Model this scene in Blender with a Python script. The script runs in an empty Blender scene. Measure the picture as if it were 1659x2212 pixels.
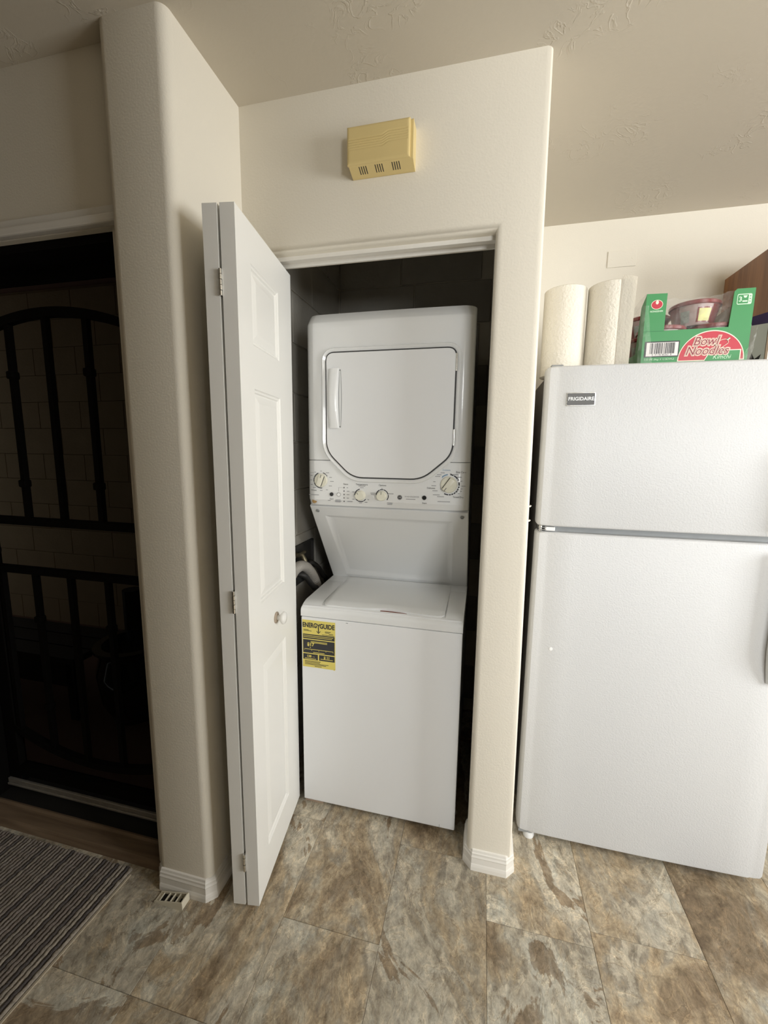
import bpy, bmesh, math, random
from mathutils import Vector, Matrix
random.seed(7)
C = bpy.context.scene.collection
S = bpy.context.scene
PI = math.pi

# ------------------------------------------------------------------ camera
cam = bpy.data.cameras.new('camera'); camo = bpy.data.objects.new('camera', cam); C.objects.link(camo)
FPX = 891.2
cam.sensor_fit = 'HORIZONTAL'; cam.sensor_width = 36.0; cam.lens = FPX/1659*36.0
cam.clip_start = 0.02; cam.clip_end = 60
ea, eb, ec = .1443, .2323, .0129
Rx = Matrix.Rotation(ea, 3, 'X'); Ry = Matrix.Rotation(eb, 3, 'Y'); Rz = Matrix.Rotation(ec, 3, 'Z')
M = Rz @ Rx @ Ry @ Matrix(((1, 0, 0), (0, 0, -1), (0, 1, 0)))
camo.matrix_world = Matrix.Translation((0, 0, 1.43)) @ Matrix((M[0], -M[1], -M[2])).transposed().to_4x4()
S.camera = camo
S.view_settings.view_transform = 'Standard'; S.view_settings.look = 'None'
S.view_settings.gamma = 1; S.view_settings.use_curve_mapping = False
S.view_settings.exposure = 0.0

# ------------------------------------------------------------------ world and window daylight
W = bpy.data.worlds.new('world'); S.world = W; W.use_nodes = True
W.node_tree.nodes['Background'].inputs[0].default_value = (.9, .9, .85, 1)
W.node_tree.nodes['Background'].inputs[1].default_value = .32
def area(name, loc, direction, sx, sy, power, col):
    l = bpy.data.lights.new(name, 'AREA'); l.shape = 'RECTANGLE'; l.size = sx; l.size_y = sy
    l.energy = power; l.color = col
    o = bpy.data.objects.new(name, l); C.objects.link(o); o.location = loc
    o.rotation_euler = Vector(direction).to_track_quat('-Z', 'Z').to_euler()
    return o
# daylight standing in the openings of the two windows of the room (right wall and wall behind the camera)
area('window_daylight', (2.86, .30, 1.60), (-1, 0, 0), 1.3, 1.1, 98, (.965, .985, .99))
area('window_daylight', (1.95, -2.66, 1.60), (0, 1, 0), 1.5, 1.1, 124, (.965, .985, .99))

# ------------------------------------------------------------------ materials
def mat(name, col, rough=.5, metal=0., spec=.5, noise=None, bump=None, coat=0., var=0.):
    """noise=(scale, amount) mottles the colour, bump=(scale, strength, distance) adds fine relief."""
    m = bpy.data.materials.new(name); m.use_nodes = True
    nt = m.node_tree; b = nt.nodes['Principled BSDF']
    b.inputs['Base Color'].default_value = (*col, 1); b.inputs['Roughness'].default_value = rough
    b.inputs['Metallic'].default_value = metal; b.inputs['Specular IOR Level'].default_value = spec
    b.inputs['Coat Weight'].default_value = coat
    g = nt.nodes.new('ShaderNodeNewGeometry')
    if noise:
        n = nt.nodes.new('ShaderNodeTexNoise'); n.inputs['Scale'].default_value = noise[0]; n.inputs['Detail'].default_value = 5
        r = nt.nodes.new('ShaderNodeMapRange'); r.inputs[3].default_value = 1-noise[1]; r.inputs[4].default_value = 1+noise[1]
        x = nt.nodes.new('ShaderNodeMix'); x.data_type = 'RGBA'; x.blend_type = 'MULTIPLY'; x.inputs[0].default_value = 1
        x.inputs[6].default_value = (*col, 1)
        nt.links.new(g.outputs['Position'], n.inputs['Vector']); nt.links.new(n.outputs[0], r.inputs[0])
        nt.links.new(r.outputs[0], x.inputs[7]); nt.links.new(x.outputs[2], b.inputs['Base Color'])
    if bump:
        n = nt.nodes.new('ShaderNodeTexNoise'); n.inputs['Scale'].default_value = bump[0]; n.inputs['Detail'].default_value = 3
        u = nt.nodes.new('ShaderNodeBump'); u.inputs['Strength'].default_value = bump[1]; u.inputs['Distance'].default_value = bump[2]
        nt.links.new(g.outputs['Position'], n.inputs['Vector']); nt.links.new(n.outputs[0], u.inputs['Height'])
        nt.links.new(u.outputs[0], b.inputs['Normal'])
    return m

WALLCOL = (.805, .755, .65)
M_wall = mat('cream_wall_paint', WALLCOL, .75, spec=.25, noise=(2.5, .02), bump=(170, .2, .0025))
M_room = mat('dark_low_bounce_wall', (.22, .18, .13), .8, spec=.2, noise=(2.5, .03))  # unseen walls, colour kept dark to weaken bounced light
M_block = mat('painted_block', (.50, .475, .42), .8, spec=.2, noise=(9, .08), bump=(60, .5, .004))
M_trim = mat('white_trim_paint', (.80, .77, .71), .45, noise=(20, .03))
M_door = mat('white_door_paint', (.86, .85, .81), .42, noise=(3, .015), bump=(160, .12, .001))
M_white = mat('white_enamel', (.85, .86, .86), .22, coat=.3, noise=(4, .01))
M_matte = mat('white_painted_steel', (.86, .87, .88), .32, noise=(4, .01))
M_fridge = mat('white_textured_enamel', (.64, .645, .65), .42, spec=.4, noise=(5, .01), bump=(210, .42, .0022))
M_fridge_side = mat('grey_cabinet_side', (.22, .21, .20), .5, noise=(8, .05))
M_groove = mat('dark_seam', (.05, .05, .05), .7, noise=(30, .1))
M_greyseam = mat('grey_gasket', (.30, .31, .31), .6, noise=(30, .1))
M_ivory = mat('ivory_knob', (.80, .78, .66), .35, noise=(30, .02))
M_print = mat('dark_print', (.03, .03, .035), .5, noise=(50, .1))
M_printgrey = mat('grey_print', (.30, .30, .31), .5, noise=(50, .1))
M_printblue = mat('blue_print', (.20, .33, .48), .5, noise=(50, .1))
M_black = mat('black_plastic', (.02, .02, .02), .35, noise=(40, .1))
M_iron = mat('black_iron', (.006, .0055, .005), .8, spec=.06, noise=(60, .3))
M_chrome = mat('bright_steel', (.75, .74, .70), .22, metal=1, noise=(40, .05))
M_alu = mat('dull_aluminium', (.50, .48, .44), .5, metal=.6, noise=(40, .2))
M_chime = mat('yellowed_plastic', (.70, .55, .25), .45, noise=(12, .03), bump=(220, .15, .001))
M_dark = mat('dark_void', (.012, .011, .010), .8, noise=(20, .2))
M_rust = mat('rust_spot', (.40, .25, .10), .8, noise=(300, .5))
M_badge = mat('grey_badge', (.12, .12, .12), .55, metal=0, noise=(30, .08))
M_paper = mat('paper_towel', (.80, .755, .66), .9, spec=.1, noise=(40, .03), bump=(120, .8, .004))
M_card = mat('carton_inner', (.20, .145, .09), .8, noise=(30, .1))
M_green = mat('green_carton', (.045, .27, .085), .45, noise=(12, .05))
M_red = mat('red_print', (.52, .022, .045), .4, noise=(10, .04))
M_maroon = mat('maroon_print', (.25, .012, .03), .4, noise=(10, .04))
M_cream = mat('cream_print', (.88, .82, .66), .5, noise=(30, .03))
M_palegreen = mat('pale_green_print', (.62, .85, .62), .5, noise=(30, .04))
M_barcode = mat('barcode_white', (.80, .76, .74), .5, noise=(30, .02))
M_bowlred = mat('red_bowl', (.20, .010, .012), .28, coat=.3, noise=(15, .15))
M_bowlwhite = mat('pale_bowl_sleeve', (.42, .31, .29), .4, noise=(30, .1))
M_bowlpic = mat('yellow_label', (.70, .68, .25), .4, noise=(80, .35))
M_bowlgrey = mat('grey_label', (.35, .38, .35), .4, noise=(120, .5))
M_boxwhite = mat('white_carton', (.80, .77, .70), .6, noise=(20, .03))
M_boxgrey = mat('grey_green_carton', (.36, .38, .33), .6, noise=(20, .05))
M_purple = mat('purple_flap', (.035, .02, .07), .4, noise=(60, .3))
M_hose = mat('black_rubber', (.015, .014, .013), .5, noise=(40, .2))
M_corr = mat('grey_corrugated_plastic', (.36, .34, .31), .5, noise=(30, .06))
M_plate = mat('dark_recess_plate', (.055, .053, .05), .5, noise=(25, .3))
M_brass = mat('tarnished_brass', (.30, .26, .18), .4, metal=.8, noise=(60, .3))
M_label = mat('yellow_paper', (.78, .66, .16), .5, noise=(25, .04))
M_wedge = mat('ivory_rubber', (.70, .65, .52), .6, noise=(40, .05))
M_orange = mat('orange_gasket', (.20, .04, .012), .5, noise=(30, .2))
M_grout = mat('tile_joint', (.17, .14, .105), .9, noise=(30, .2))
M_porch = mat('porch_concrete', (.26, .15, .12), .9, noise=(6, .2))
M_porchblock = mat('porch_block', (.50, .40, .26), .9, noise=(5, .15), bump=(60, .5, .004))
M_bench = mat('dark_bench_wood', (.012, .010, .009), .6, noise=(20, .3))
M_pot = mat('dark_glazed_pot', (.012, .012, .012), .12, coat=.6, noise=(20, .3))

def slate():
    m = bpy.data.materials.new('slate_vinyl_tile'); m.use_nodes = True; nt = m.node_tree; N = nt.nodes; L = nt.links
    b = N['Principled BSDF']; b.inputs['Roughness'].default_value = .46; b.inputs['Specular IOR Level'].default_value = .35
    g = N.new('ShaderNodeNewGeometry'); oi = N.new('ShaderNodeObjectInfo')
    mul = N.new('ShaderNodeVectorMath'); mul.operation = 'MULTIPLY_ADD'
    cmb = N.new('ShaderNodeCombineXYZ')
    for i in range(3):
        mm = N.new('ShaderNodeMath'); mm.operation = 'MULTIPLY'; mm.inputs[1].default_value = (37.3, 71.7, 19.1)[i]
        L.new(oi.outputs['Random'], mm.inputs[0]); L.new(mm.outputs[0], cmb.inputs[i])
    mul.inputs[1].default_value = (1.25, .8, 1); L.new(g.outputs['Position'], mul.inputs[0]); L.new(cmb.outputs[0], mul.inputs[2])
    def noise(scale, detail, dist, rough=.6):
        n = N.new('ShaderNodeTexNoise'); n.inputs['Scale'].default_value = scale; n.inputs['Detail'].default_value = detail
        n.inputs['Distortion'].default_value = dist; n.inputs['Roughness'].default_value = rough
        L.new(mul.outputs[0], n.inputs['Vector']); return n
    def ramp(src, pts):
        r = N.new('ShaderNodeValToRGB'); e = r.color_ramp.elements
        while len(e) < len(pts): e.new(.5)
        for k, (p, c) in enumerate(pts): e[k].position = p; e[k].color = (*c, 1)
        L.new(src.outputs[0], r.inputs[0]); return r
    def mix(a, bb, fac, mode='MIX', f=None):
        x = N.new('ShaderNodeMix'); x.data_type = 'RGBA'; x.blend_type = mode; x.inputs[0].default_value = fac
        L.new(a, x.inputs[6]); L.new(bb, x.inputs[7])
        if f: L.new(f, x.inputs[0])
        return x.outputs[2]
    base = ramp(noise(3.7, 9, 1.7, .66), [(.30, (.085, .058, .034)), (.41, (.150, .108, .066)), (.48, (.235, .178, .112)),
                                         (.55, (.250, .205, .145)), (.64, (.300, .285, .235)), (.75, (.150, .118, .082))])
    patch = ramp(noise(2.3, 9, 1.2, .62), [(.36, (.105, .075, .046)), (.43, (.280, .225, .150)), (.485, (.200, .190, .158)), (.50, (.345, .315, .250)), (.575, (.360, .345, .290)), (.585, (.150, .115, .078))])
    c = mix(base.outputs[0], patch.outputs[0], .58)
    tint = N.new('ShaderNodeRGB'); tint.outputs[0].default_value = (1.07, 1.09, 1.12, 1); c = mix(c, tint.outputs[0], 1, 'MULTIPLY')
    vein = ramp(noise(5.2, 8, 2.6, .62), [(.470, (1, 1, 1)), (.490, (.50, .42, .34)), (.503, (1.5, 1.45, 1.35)), (.530, (1, 1, 1))])
    c = mix(c, vein.outputs[0], .5, 'MULTIPLY')
    fine = ramp(noise(34, 10, .35, .8), [(.30, (.38, .35, .31)), (.5, (1, 1, 1)), (.68, (1.7, 1.67, 1.62))])
    c = mix(c, fine.outputs[0], .9, 'MULTIPLY')
    mr = N.new('ShaderNodeMapRange'); mr.inputs[3].default_value = 1.30; mr.inputs[4].default_value = 1.65
    L.new(oi.outputs['Random'], mr.inputs[0])
    c = mix(c, mr.outputs[0], 1, 'MULTIPLY')
    L.new(c, b.inputs['Base Color'])
    bp = N.new('ShaderNodeBump'); bp.inputs['Strength'].default_value = .35; bp.inputs['Distance'].default_value = .004
    L.new(noise(30, 8, .6).outputs[0], bp.inputs['Height']); L.new(bp.outputs[0], b.inputs['Normal'])
    return m
M_tile = slate()

def trowel():
    m = mat('skip_trowel_ceiling', (.62, .565, .47), .85, spec=.15, noise=(2, .02)); nt = m.node_tree; N = nt.nodes; L = nt.links
    b = N['Principled BSDF']; g = N.new('ShaderNodeNewGeometry')
    def nz(scale, d, dist):
        n = N.new('ShaderNodeTexNoise'); n.inputs['Scale'].default_value = scale; n.inputs['Detail'].default_value = d; n.inputs['Distortion'].default_value = dist
        L.new(g.outputs['Position'], n.inputs['Vector']); return n
    r = N.new('ShaderNodeValToRGB'); e = r.color_ramp.elements; e[0].position = .49; e[1].position = .56
    e[0].color = (0, 0, 0, 1); e[1].color = (0, 0, 0, 1); k = e.new(.515); k.color = (1, 1, 1, 1)
    L.new(nz(15, 4, 1.4).outputs[0], r.inputs[0])
    r2 = N.new('ShaderNodeValToRGB'); r2.color_ramp.elements[0].position = .52; r2.color_ramp.elements[1].position = .68
    L.new(nz(4.5, 2, .5).outputs[0], r2.inputs[0])
    mm = N.new('ShaderNodeMath'); mm.operation = 'MULTIPLY'; L.new(r.outputs[0], mm.inputs[0]); L.new(r2.outputs[0], mm.inputs[1])
    ad = N.new('ShaderNodeMath'); ad.operation = 'MULTIPLY_ADD'; ad.inputs[1].default_value = .30
    L.new(nz(70, 4, .3).outputs[0], ad.inputs[0]); L.new(mm.outputs[0], ad.inputs[2])
    bp = N.new('ShaderNodeBump'); bp.inputs['Strength'].default_value = .28; bp.inputs['Distance'].default_value = .005
    L.new(ad.outputs[0], bp.inputs['Height']); L.new(bp.outputs[0], b.inputs['Normal'])
    return m
M_ceil = trowel()

def wood(name, c1, c2, scale=(14, 14, 1.2), rough=.4):
    m = bpy.data.materials.new(name); m.use_nodes = True; nt = m.node_tree; N = nt.nodes; L = nt.links
    b = N['Principled BSDF']; b.inputs['Roughness'].default_value = rough
    g = N.new('ShaderNodeNewGeometry'); v = N.new('ShaderNodeVectorMath'); v.operation = 'MULTIPLY'; v.inputs[1].default_value = scale
    n = N.new('ShaderNodeTexNoise'); n.inputs['Scale'].default_value = 2; n.inputs['Detail'].default_value = 8; n.inputs['Distortion'].default_value = .6
    r = N.new('ShaderNodeValToRGB'); r.color_ramp.elements[0].color = (*c1, 1); r.color_ramp.elements[1].color = (*c2, 1)
    r.color_ramp.elements[0].position = .3; r.color_ramp.elements[1].position = .7
    L.new(g.outputs['Position'], v.inputs[0]); L.new(v.outputs[0], n.inputs['Vector']); L.new(n.outputs[0], r.inputs[0]); L.new(r.outputs[0], b.inputs['Base Color'])
    return m
M_cab = wood('brown_cabinet_wood', (.19, .082, .036), (.36, .17, .075))
M_sill = wood('worn_sill_wood', (.13, .085, .05), (.24, .17, .11), (1.5, 20, 20), .6)

def veil(name, col, opacity, rough=.2, spec=.5, bump=None):
    """thin see-through sheet: shrink film or insect screen"""
    m = bpy.data.materials.new(name); m.use_nodes = True; nt = m.node_tree; N = nt.nodes; L = nt.links
    b = N['Principled BSDF']; b.inputs['Base Color'].default_value = (*col, 1); b.inputs['Roughness'].default_value = rough
    b.inputs['Specular IOR Level'].default_value = spec
    t = N.new('ShaderNodeBsdfTransparent'); x = N.new('ShaderNodeMixShader')
    g = N.new('ShaderNodeNewGeometry'); n = N.new('ShaderNodeTexNoise'); n.inputs['Scale'].default_value = 28; n.inputs['Detail'].default_value = 4; n.inputs['Distortion'].default_value = 1.2
    L.new(g.outputs['Position'], n.inputs['Vector'])
    r = N.new('ShaderNodeMapRange'); r.inputs[1].default_value = .35; r.inputs[2].default_value = .75
    r.inputs[3].default_value = opacity*(.55 if bump else 1); r.inputs[4].default_value = min(1, opacity*(1.6 if bump else 1))
    L.new(n.outputs[0], r.inputs[0]); L.new(r.outputs[0], x.inputs[0])
    L.new(t.outputs[0], x.inputs[1]); L.new(b.outputs[0], x.inputs[2]); L.new(x.outputs[0], N['Material Output'].inputs[0])
    if bump:
        u = N.new('ShaderNodeBump'); u.inputs['Strength'].default_value = bump; u.inputs['Distance'].default_value = .01
        L.new(n.outputs[0], u.inputs['Height']); L.new(u.outputs[0], b.inputs['Normal'])
    return m
M_film = veil('clear_shrink_film', (.80, .79, .75), .10, .12, .8, .8)
M_screen = veil('dark_insect_screen', (.004, .004, .003), .4, 1.0, .0)

# ------------------------------------------------------------------ mesh helpers
def box(bm, x0, x1, y0, y1, z0, z1, bev=0, seg=2):
    v = [bm.verts.new((x, y, z)) for x in (x0, x1) for y in (y0, y1) for z in (z0, z1)]
    f = [(0, 1, 3, 2), (4, 6, 7, 5), (0, 4, 5, 1), (2, 3, 7, 6), (0, 2, 6, 4), (1, 5, 7, 3)]
    fs = [bm.faces.new([v[i] for i in q]) for q in f]
    if bev:
        es = list({e for q in fs for e in q.edges})
        bmesh.ops.bevel(bm, geom=es, offset=bev, segments=seg, affect='EDGES', profile=.5)
def B(*a, **k):
    bm = bmesh.new(); box(bm, *a, **k); return bm
def prism(bm, pts, a, b, axis='y'):
    """polygon extruded along an axis; pts are (x,z) for y, (x,y) for z, (y,z) for x"""
    def P(p, t): return {'y': (p[0], t, p[1]), 'z': (p[0], p[1], t), 'x': (t, p[0], p[1])}[axis]
    A = [bm.verts.new(P(p, a)) for p in pts]; Bv = [bm.verts.new(P(p, b)) for p in pts]
    n = len(pts); fs = [bm.faces.new(A), bm.faces.new(Bv[::-1])]
    for i in range(n): fs.append(bm.faces.new((A[i], Bv[i], Bv[(i+1) % n], A[(i+1) % n])))
    bmesh.ops.recalc_face_normals(bm, faces=fs); return fs
def tube(bm, path, r, n=8, radii=None, caps=True):
    path = [Vector(p) for p in path]; rings = []
    up = Vector((0, 0, 1))
    for i, p in enumerate(path):
        t = (path[min(i+1, len(path)-1)]-path[max(i-1, 0)]).normalized()
        a = t.cross(up if abs(t.z) < .95 else Vector((1, 0, 0))).normalized(); b = t.cross(a)
        rr = radii[i] if radii else r
        rings.append([bm.verts.new(p+(a*math.cos(2*PI*k/n)+b*math.sin(2*PI*k/n))*rr) for k in range(n)])
    for q, s in zip(rings, rings[1:]):
        for k in range(n): bm.faces.new((q[k], q[(k+1) % n], s[(k+1) % n], s[k]))
    if caps: bm.faces.new(rings[0][::-1]); bm.faces.new(rings[-1])
def T(*a, **k):
    bm = bmesh.new(); tube(bm, *a, **k); bmesh.ops.recalc_face_normals(bm, faces=bm.faces); return bm
def lathe(bm, prof, cen, axis=(0, 0, 1), n=32):
    """prof: list of (radius, height along axis)"""
    ax = Vector(axis).normalized(); a = ax.orthogonal().normalized(); b = ax.cross(a); cen = Vector(cen); rings = []
    for r, h in prof:
        if r < 1e-6: rings.append([bm.verts.new(cen+ax*h)]); continue
        rings.append([bm.verts.new(cen+ax*h+(a*math.cos(2*PI*k/n)+b*math.sin(2*PI*k/n))*r) for k in range(n)])
    for q, s in zip(rings, rings[1:]):
        if len(q) == 1 and len(s) == 1: continue
        for k in range(n):
            k2 = (k+1) % n
            if len(q) == 1: bm.faces.new((q[0], s[k], s[k2]))
            elif len(s) == 1: bm.faces.new((q[k], s[0], q[k2]))
            else: bm.faces.new((q[k], q[k2], s[k2], s[k]))
    bmesh.ops.recalc_face_normals(bm, faces=bm.faces)
def Lz(*a, **k):
    bm = bmesh.new(); lathe(bm, *a, **k); return bm
def catmull(pts, n=8):
    pts = [Vector(p) for p in pts]; q = [pts[0]*2-pts[1]]+pts+[pts[-1]*2-pts[-2]]; out = []
    for i in range(1, len(q)-2):
        for k in range(n):
            t = k/n; a, b, c, d = q[i-1:i+3]
            out.append(.5*((2*b)+(c-a)*t+(2*a-5*b+4*c-d)*t*t+(3*b-a-3*c+d)*t**3))
    return out+[pts[-1]]
def rrect(x0, x1, z0, z1, r, n=6):
    p = []
    for cx, cz, s in ((x1-r, z1-r, 0), (x0+r, z1-r, 1), (x0+r, z0+r, 2), (x1-r, z0+r, 3)):
        for k in range(n+1):
            a = (s+k/n)*PI/2; p.append((cx+r*math.cos(a), cz+r*math.sin(a)))
    return p
def roundpoly(pts, r, n=5):
    out = []; m = len(pts)
    for i in range(m):
        p = Vector(pts[i]); a = Vector(pts[i-1]); b = Vector(pts[(i+1) % m]); rr = r[i] if isinstance(r, (list, tuple)) else r
        u = (a-p).normalized()*rr; v = (b-p).normalized()*rr
        for k in range(n+1):
            t = k/n; out.append(tuple(p+u*(1-t)**2+v*t*t))
    return out
def offset_poly(pts, d):
    out = []; m = len(pts); area2 = sum(pts[i][0]*pts[(i+1) % m][1]-pts[(i+1) % m][0]*pts[i][1] for i in range(m)); sg = 1 if area2 > 0 else -1
    for i in range(m):
        e1 = (Vector(pts[i])-Vector(pts[i-1])); e2 = (Vector(pts[(i+1) % m])-Vector(pts[i]))
        if e1.length < 1e-7 or e2.length < 1e-7: out.append(tuple(pts[i])); continue
        e1.normalize(); e2.normalize()
        n1 = Vector((e1.y, -e1.x))*sg; n2 = Vector((e2.y, -e2.x))*sg; nn = n1+n2
        nn = nn/max(.3, nn.length_squared)*2 if nn.length > 1e-6 else n1
        out.append(tuple(Vector(pts[i])+nn*d))
    return out
def sweep(bm, path, prof, closed=False):
    """moulding: prof points (out, z) swept along an XY path; out is to the right of travel"""
    path = [Vector(p) for p in path]; rings = []; n = len(path)
    for i, p in enumerate(path):
        d1 = (p-path[i-1]).normalized() if i else (path[1]-p).normalized()
        d2 = (path[i+1]-p).normalized() if i < n-1 else d1
        n1 = Vector((d1.y, -d1.x)); n2 = Vector((d2.y, -d2.x)); mm = n1+n2; mm = mm/mm.length_squared*2
        rings.append([bm.verts.new((p.x+mm.x*o, p.y+mm.y*o, z)) for o, z in prof])
    k = len(prof)
    for a, b in zip(rings, rings[1:]):
        for j in range(k): bm.faces.new((a[j], b[j], b[(j+1) % k], a[(j+1) % k]))
    bm.faces.new(rings[0]); bm.faces.new(rings[-1][::-1])
    bmesh.ops.recalc_face_normals(bm, faces=bm.faces)

def wloc(p):
    v = Vector((0, 0, 0))
    while p: v += p.location; p = p.parent
    return v
def obj(name, bm, m, parent=None, smooth=False, label=None):
    if parent: bmesh.ops.translate(bm, verts=bm.verts, vec=-wloc(parent))
    me = bpy.data.meshes.new(name); bm.to_mesh(me); bm.free()
    for q in (m if isinstance(m, (list, tuple)) else [m]): me.materials.append(q)
    if smooth:
        for p in me.polygons: p.use_smooth = True
        me.set_sharp_from_angle(angle=math.radians(smooth if smooth > 1 else 40))
    o = bpy.data.objects.new(name, me); C.objects.link(o)
    if parent: o.parent = parent
    if label: o['label'] = label
    return o
def thing(name, label, cat, loc, group=None):
    o = bpy.data.objects.new(name, None); o.empty_display_size = .05; C.objects.link(o); o.location = loc
    o['label'] = label; o['category'] = cat
    if group: o['group'] = group
    return o
def tag(o, label, cat, group=None):
    o['label'] = label; o['category'] = cat
    if group: o['group'] = group
    return o
def struct(name, bm, m, smooth=False, label=None):
    o = obj(name, bm, m, None, smooth); o['kind'] = 'structure'
    if label: o['label'] = label
    return o
FACE_Y = Matrix.Rotation(PI/2, 4, 'X')           # text plane facing -Y
def text(parent, s, size, loc, m, name='lettering', shear=0., off=0., xs=1., align='CENTER', rot=FACE_Y, ex=0., spacing=1.):
    cu = bpy.data.curves.new('t', 'FONT'); cu.body = s; cu.size = size; cu.align_x = align; cu.align_y = 'CENTER'
    cu.shear = shear; cu.offset = off; cu.extrude = ex; cu.resolution_u = 3; cu.space_character = spacing
    o = bpy.data.objects.new('t', cu); C.objects.link(o); bpy.context.view_layer.update()
    dg = bpy.context.evaluated_depsgraph_get(); me = bpy.data.meshes.new_from_object(o.evaluated_get(dg))
    bpy.data.objects.remove(o); bm = bmesh.new(); bm.from_mesh(me); bpy.data.meshes.remove(me)
    bm.transform(Matrix.Translation(loc) @ rot @ Matrix.Diagonal((xs, 1, 1, 1)))
    return obj(name, bm, m, parent)

# ================================================================== SETTING
H = 2.475
# floor: joint bed and 12 x 24 in tiles laid in staggered columns
bm = bmesh.new(); box(bm, -2.7, 2.92, -2.72, 1.10, -.06, -.0025); box(bm, -1.0, 2.92, 1.10, 2.3, -.06, -.0025)
floor = struct('floor', bm, M_grout)
PX, PY = .3065, .612
bm = B(-PX/2+.0004, PX/2-.0004, -PY/2+.0004, PY/2-.0004, -.003, 0)
top = [f for f in bm.faces if all(v.co.z > -.001 for v in f.verts)][0]
bmesh.ops.bevel(bm, geom=list(top.edges), offset=.0007, segments=1, affect='EDGES')
tile0 = obj('tile', bm, M_tile, floor)
stag = {0: .720, 1: .988, 2: .985, 3: 1.065, 4: 1.176, 5: .90}
first = True
for i in range(-6, 12):
    xc = -.845+PX/2+PX*i
    if xc-PX/2 > 2.75: continue
    if i in (0, 1, 2, 3, 4, 5): y0 = (.720, .988, .700, 1.130, 1.176, .93)[i]
    elif i == -1: y0 = .720
    else: y0 = random.uniform(.6, 1.2)
    for k in range(-7, 5):
        ya = y0+k*PY; x0, x1 = max(-2.6, xc-PX/2), min(2.8, xc+PX/2)
        ya0, ya1 = max(-2.6, ya), min(2.2 if xc > -1.0 else 1.08, ya+PY)
        if ya1-ya0 < .03 or x1-x0 < .03: continue
        if ya1-ya0 > PY-.001 and x1-x0 > PX-.001:
            o = tile0 if first else tile0.copy()
            if not first: C.objects.link(o); o.parent = floor
            first = False; o.location = (xc, ya+PY/2, 0)
        else:                                              # cut tile along a wall
            hx, hy = (x1-x0)/2, (ya1-ya0)/2
            o = obj('tile', B(-hx+.0004, hx-.0004, -hy+.0004, hy-.0004, -.003, 0), M_tile, floor); o.location = ((x0+x1)/2, (ya0+ya1)/2, 0)
ceiling = struct('ceiling', B(-2.6, 2.8, -2.6, 2.2, H, H+.1), M_ceil)

def bevel_where(bm, test, off, seg=5):
    es = [e for e in bm.edges if test(e.verts[0].co, e.verts[1].co)]
    bmesh.ops.bevel(bm, geom=es, offset=off, segments=seg, affect='EDGES', profile=.5)
# closet front: header over the opening and the end of the partition, bullnose corners, edge slightly out of plumb
XR = lambda z: .156-.0105*z
bm = bmesh.new(); LP = [(-.83, 2.050), (.006, 2.050), (.006, -.03), (XR(0), -.03), (XR(H), H+.03), (-.83, H+.03)]
rr_ = .019; rings = []
for k in range(8):
    a = PI/2*k/7; P = offset_poly(LP, -rr_*(1-math.sin(a))); rings.append([bm.verts.new((x, 1.29+rr_*(1-math.cos(a)), z)) for x, z in P])
rings.append([bm.verts.new((x, 1.41, z)) for x, z in LP])
for p, q in zip(rings, rings[1:]):
    for k in range(6): bm.faces.new((p[k], p[(k+1) % 6], q[(k+1) % 6], q[k]))
for R in (rings[0], rings[-1]):                      # two convex halves of the L
    bm.faces.new((R[0], R[1], R[4], R[5])); bm.faces.new((R[1], R[2], R[3], R[4]))
bmesh.ops.recalc_face_normals(bm, faces=bm.faces)
box(bm, .006, .135, 1.40, 2.2, 0, H)
struct('wall_closet', bm, M_wall, smooth=50)
# wing wall (its front end is the pillar beside the entry door); also the closet's left side
bm = bmesh.new(); box(bm, -.979, -.782, .976, 2.2, 0, H)
bevel_where(bm, lambda a, b: abs(a.z-b.z) > 1 and a.y < 1, .026, 6)
wing = struct('wall_wing', bm, M_wall, smooth=50)
# entry wall with the door opening
bm = bmesh.new()
prism(bm, [(-2.6, 0), (-1.885, 0), (-1.885, 2.035), (-1.025, 2.035), (-1.025, 0), (-.97, 0), (-.97, H), (-2.6, H)], 1.03, 1.20)
struct('wall_entry', bm, M_wall)
rear = struct('wall_rear', B(-.9, 2.92, 2.2, 2.3, -.003, H+.05), M_wall)
# right wall and wall behind the camera, each with a window opening
def wall_with_hole(name, axis, at, u0, u1, hole):
    a, b, c, d = hole; bm = bmesh.new()
    for q in ((u0, a, 0, H), (b, u1, 0, H), (a, b, 0, c), (a, b, d, H)):
        if axis == 'x': box(bm, at, at+.12, q[0], q[1], q[2], q[3])
        else: box(bm, q[0], q[1], at-.12, at, q[2], q[3])
    struct(name, bm, M_room)
wall_with_hole('wall_right', 'x', 2.8, -2.6, 2.2, (-.35, .95, 1.05, 2.15))
wall_with_hole('wall_behind', 'y', -2.6, -2.6, 2.8, (1.2, 2.7, 1.05, 2.15))
struct('wall_left', B(-2.7, -2.6, -2.6, 1.2, 0, H), M_room)
struct('wall_shade_blocker', B(.60, .72, -2.6, -.6, 0, H), M_room)  # added unseen wall, blocks rear window light from the entry side
def window_frame(name, axis, at, a, b, c, d):
    bm = bmesh.new()
    for q in ((a, a+.04, c, d), (b-.04, b, c, d), (a, b, c, c+.04), (a, b, d-.04, d), ((a+b)/2-.02, (a+b)/2+.02, c, d)):
        if axis == 'x': box(bm, at, at+.04, q[0], q[1], q[2], q[3])
        else: box(bm, q[0], q[1], at-.04, at, q[2], q[3])
    struct(name, bm, M_trim)
window_frame('window_1', 'x', 2.82, -.35, .95, 1.05, 2.15)
window_frame('window_2', 'y', -2.62, 1.2, 2.7, 1.05, 2.15)

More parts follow.
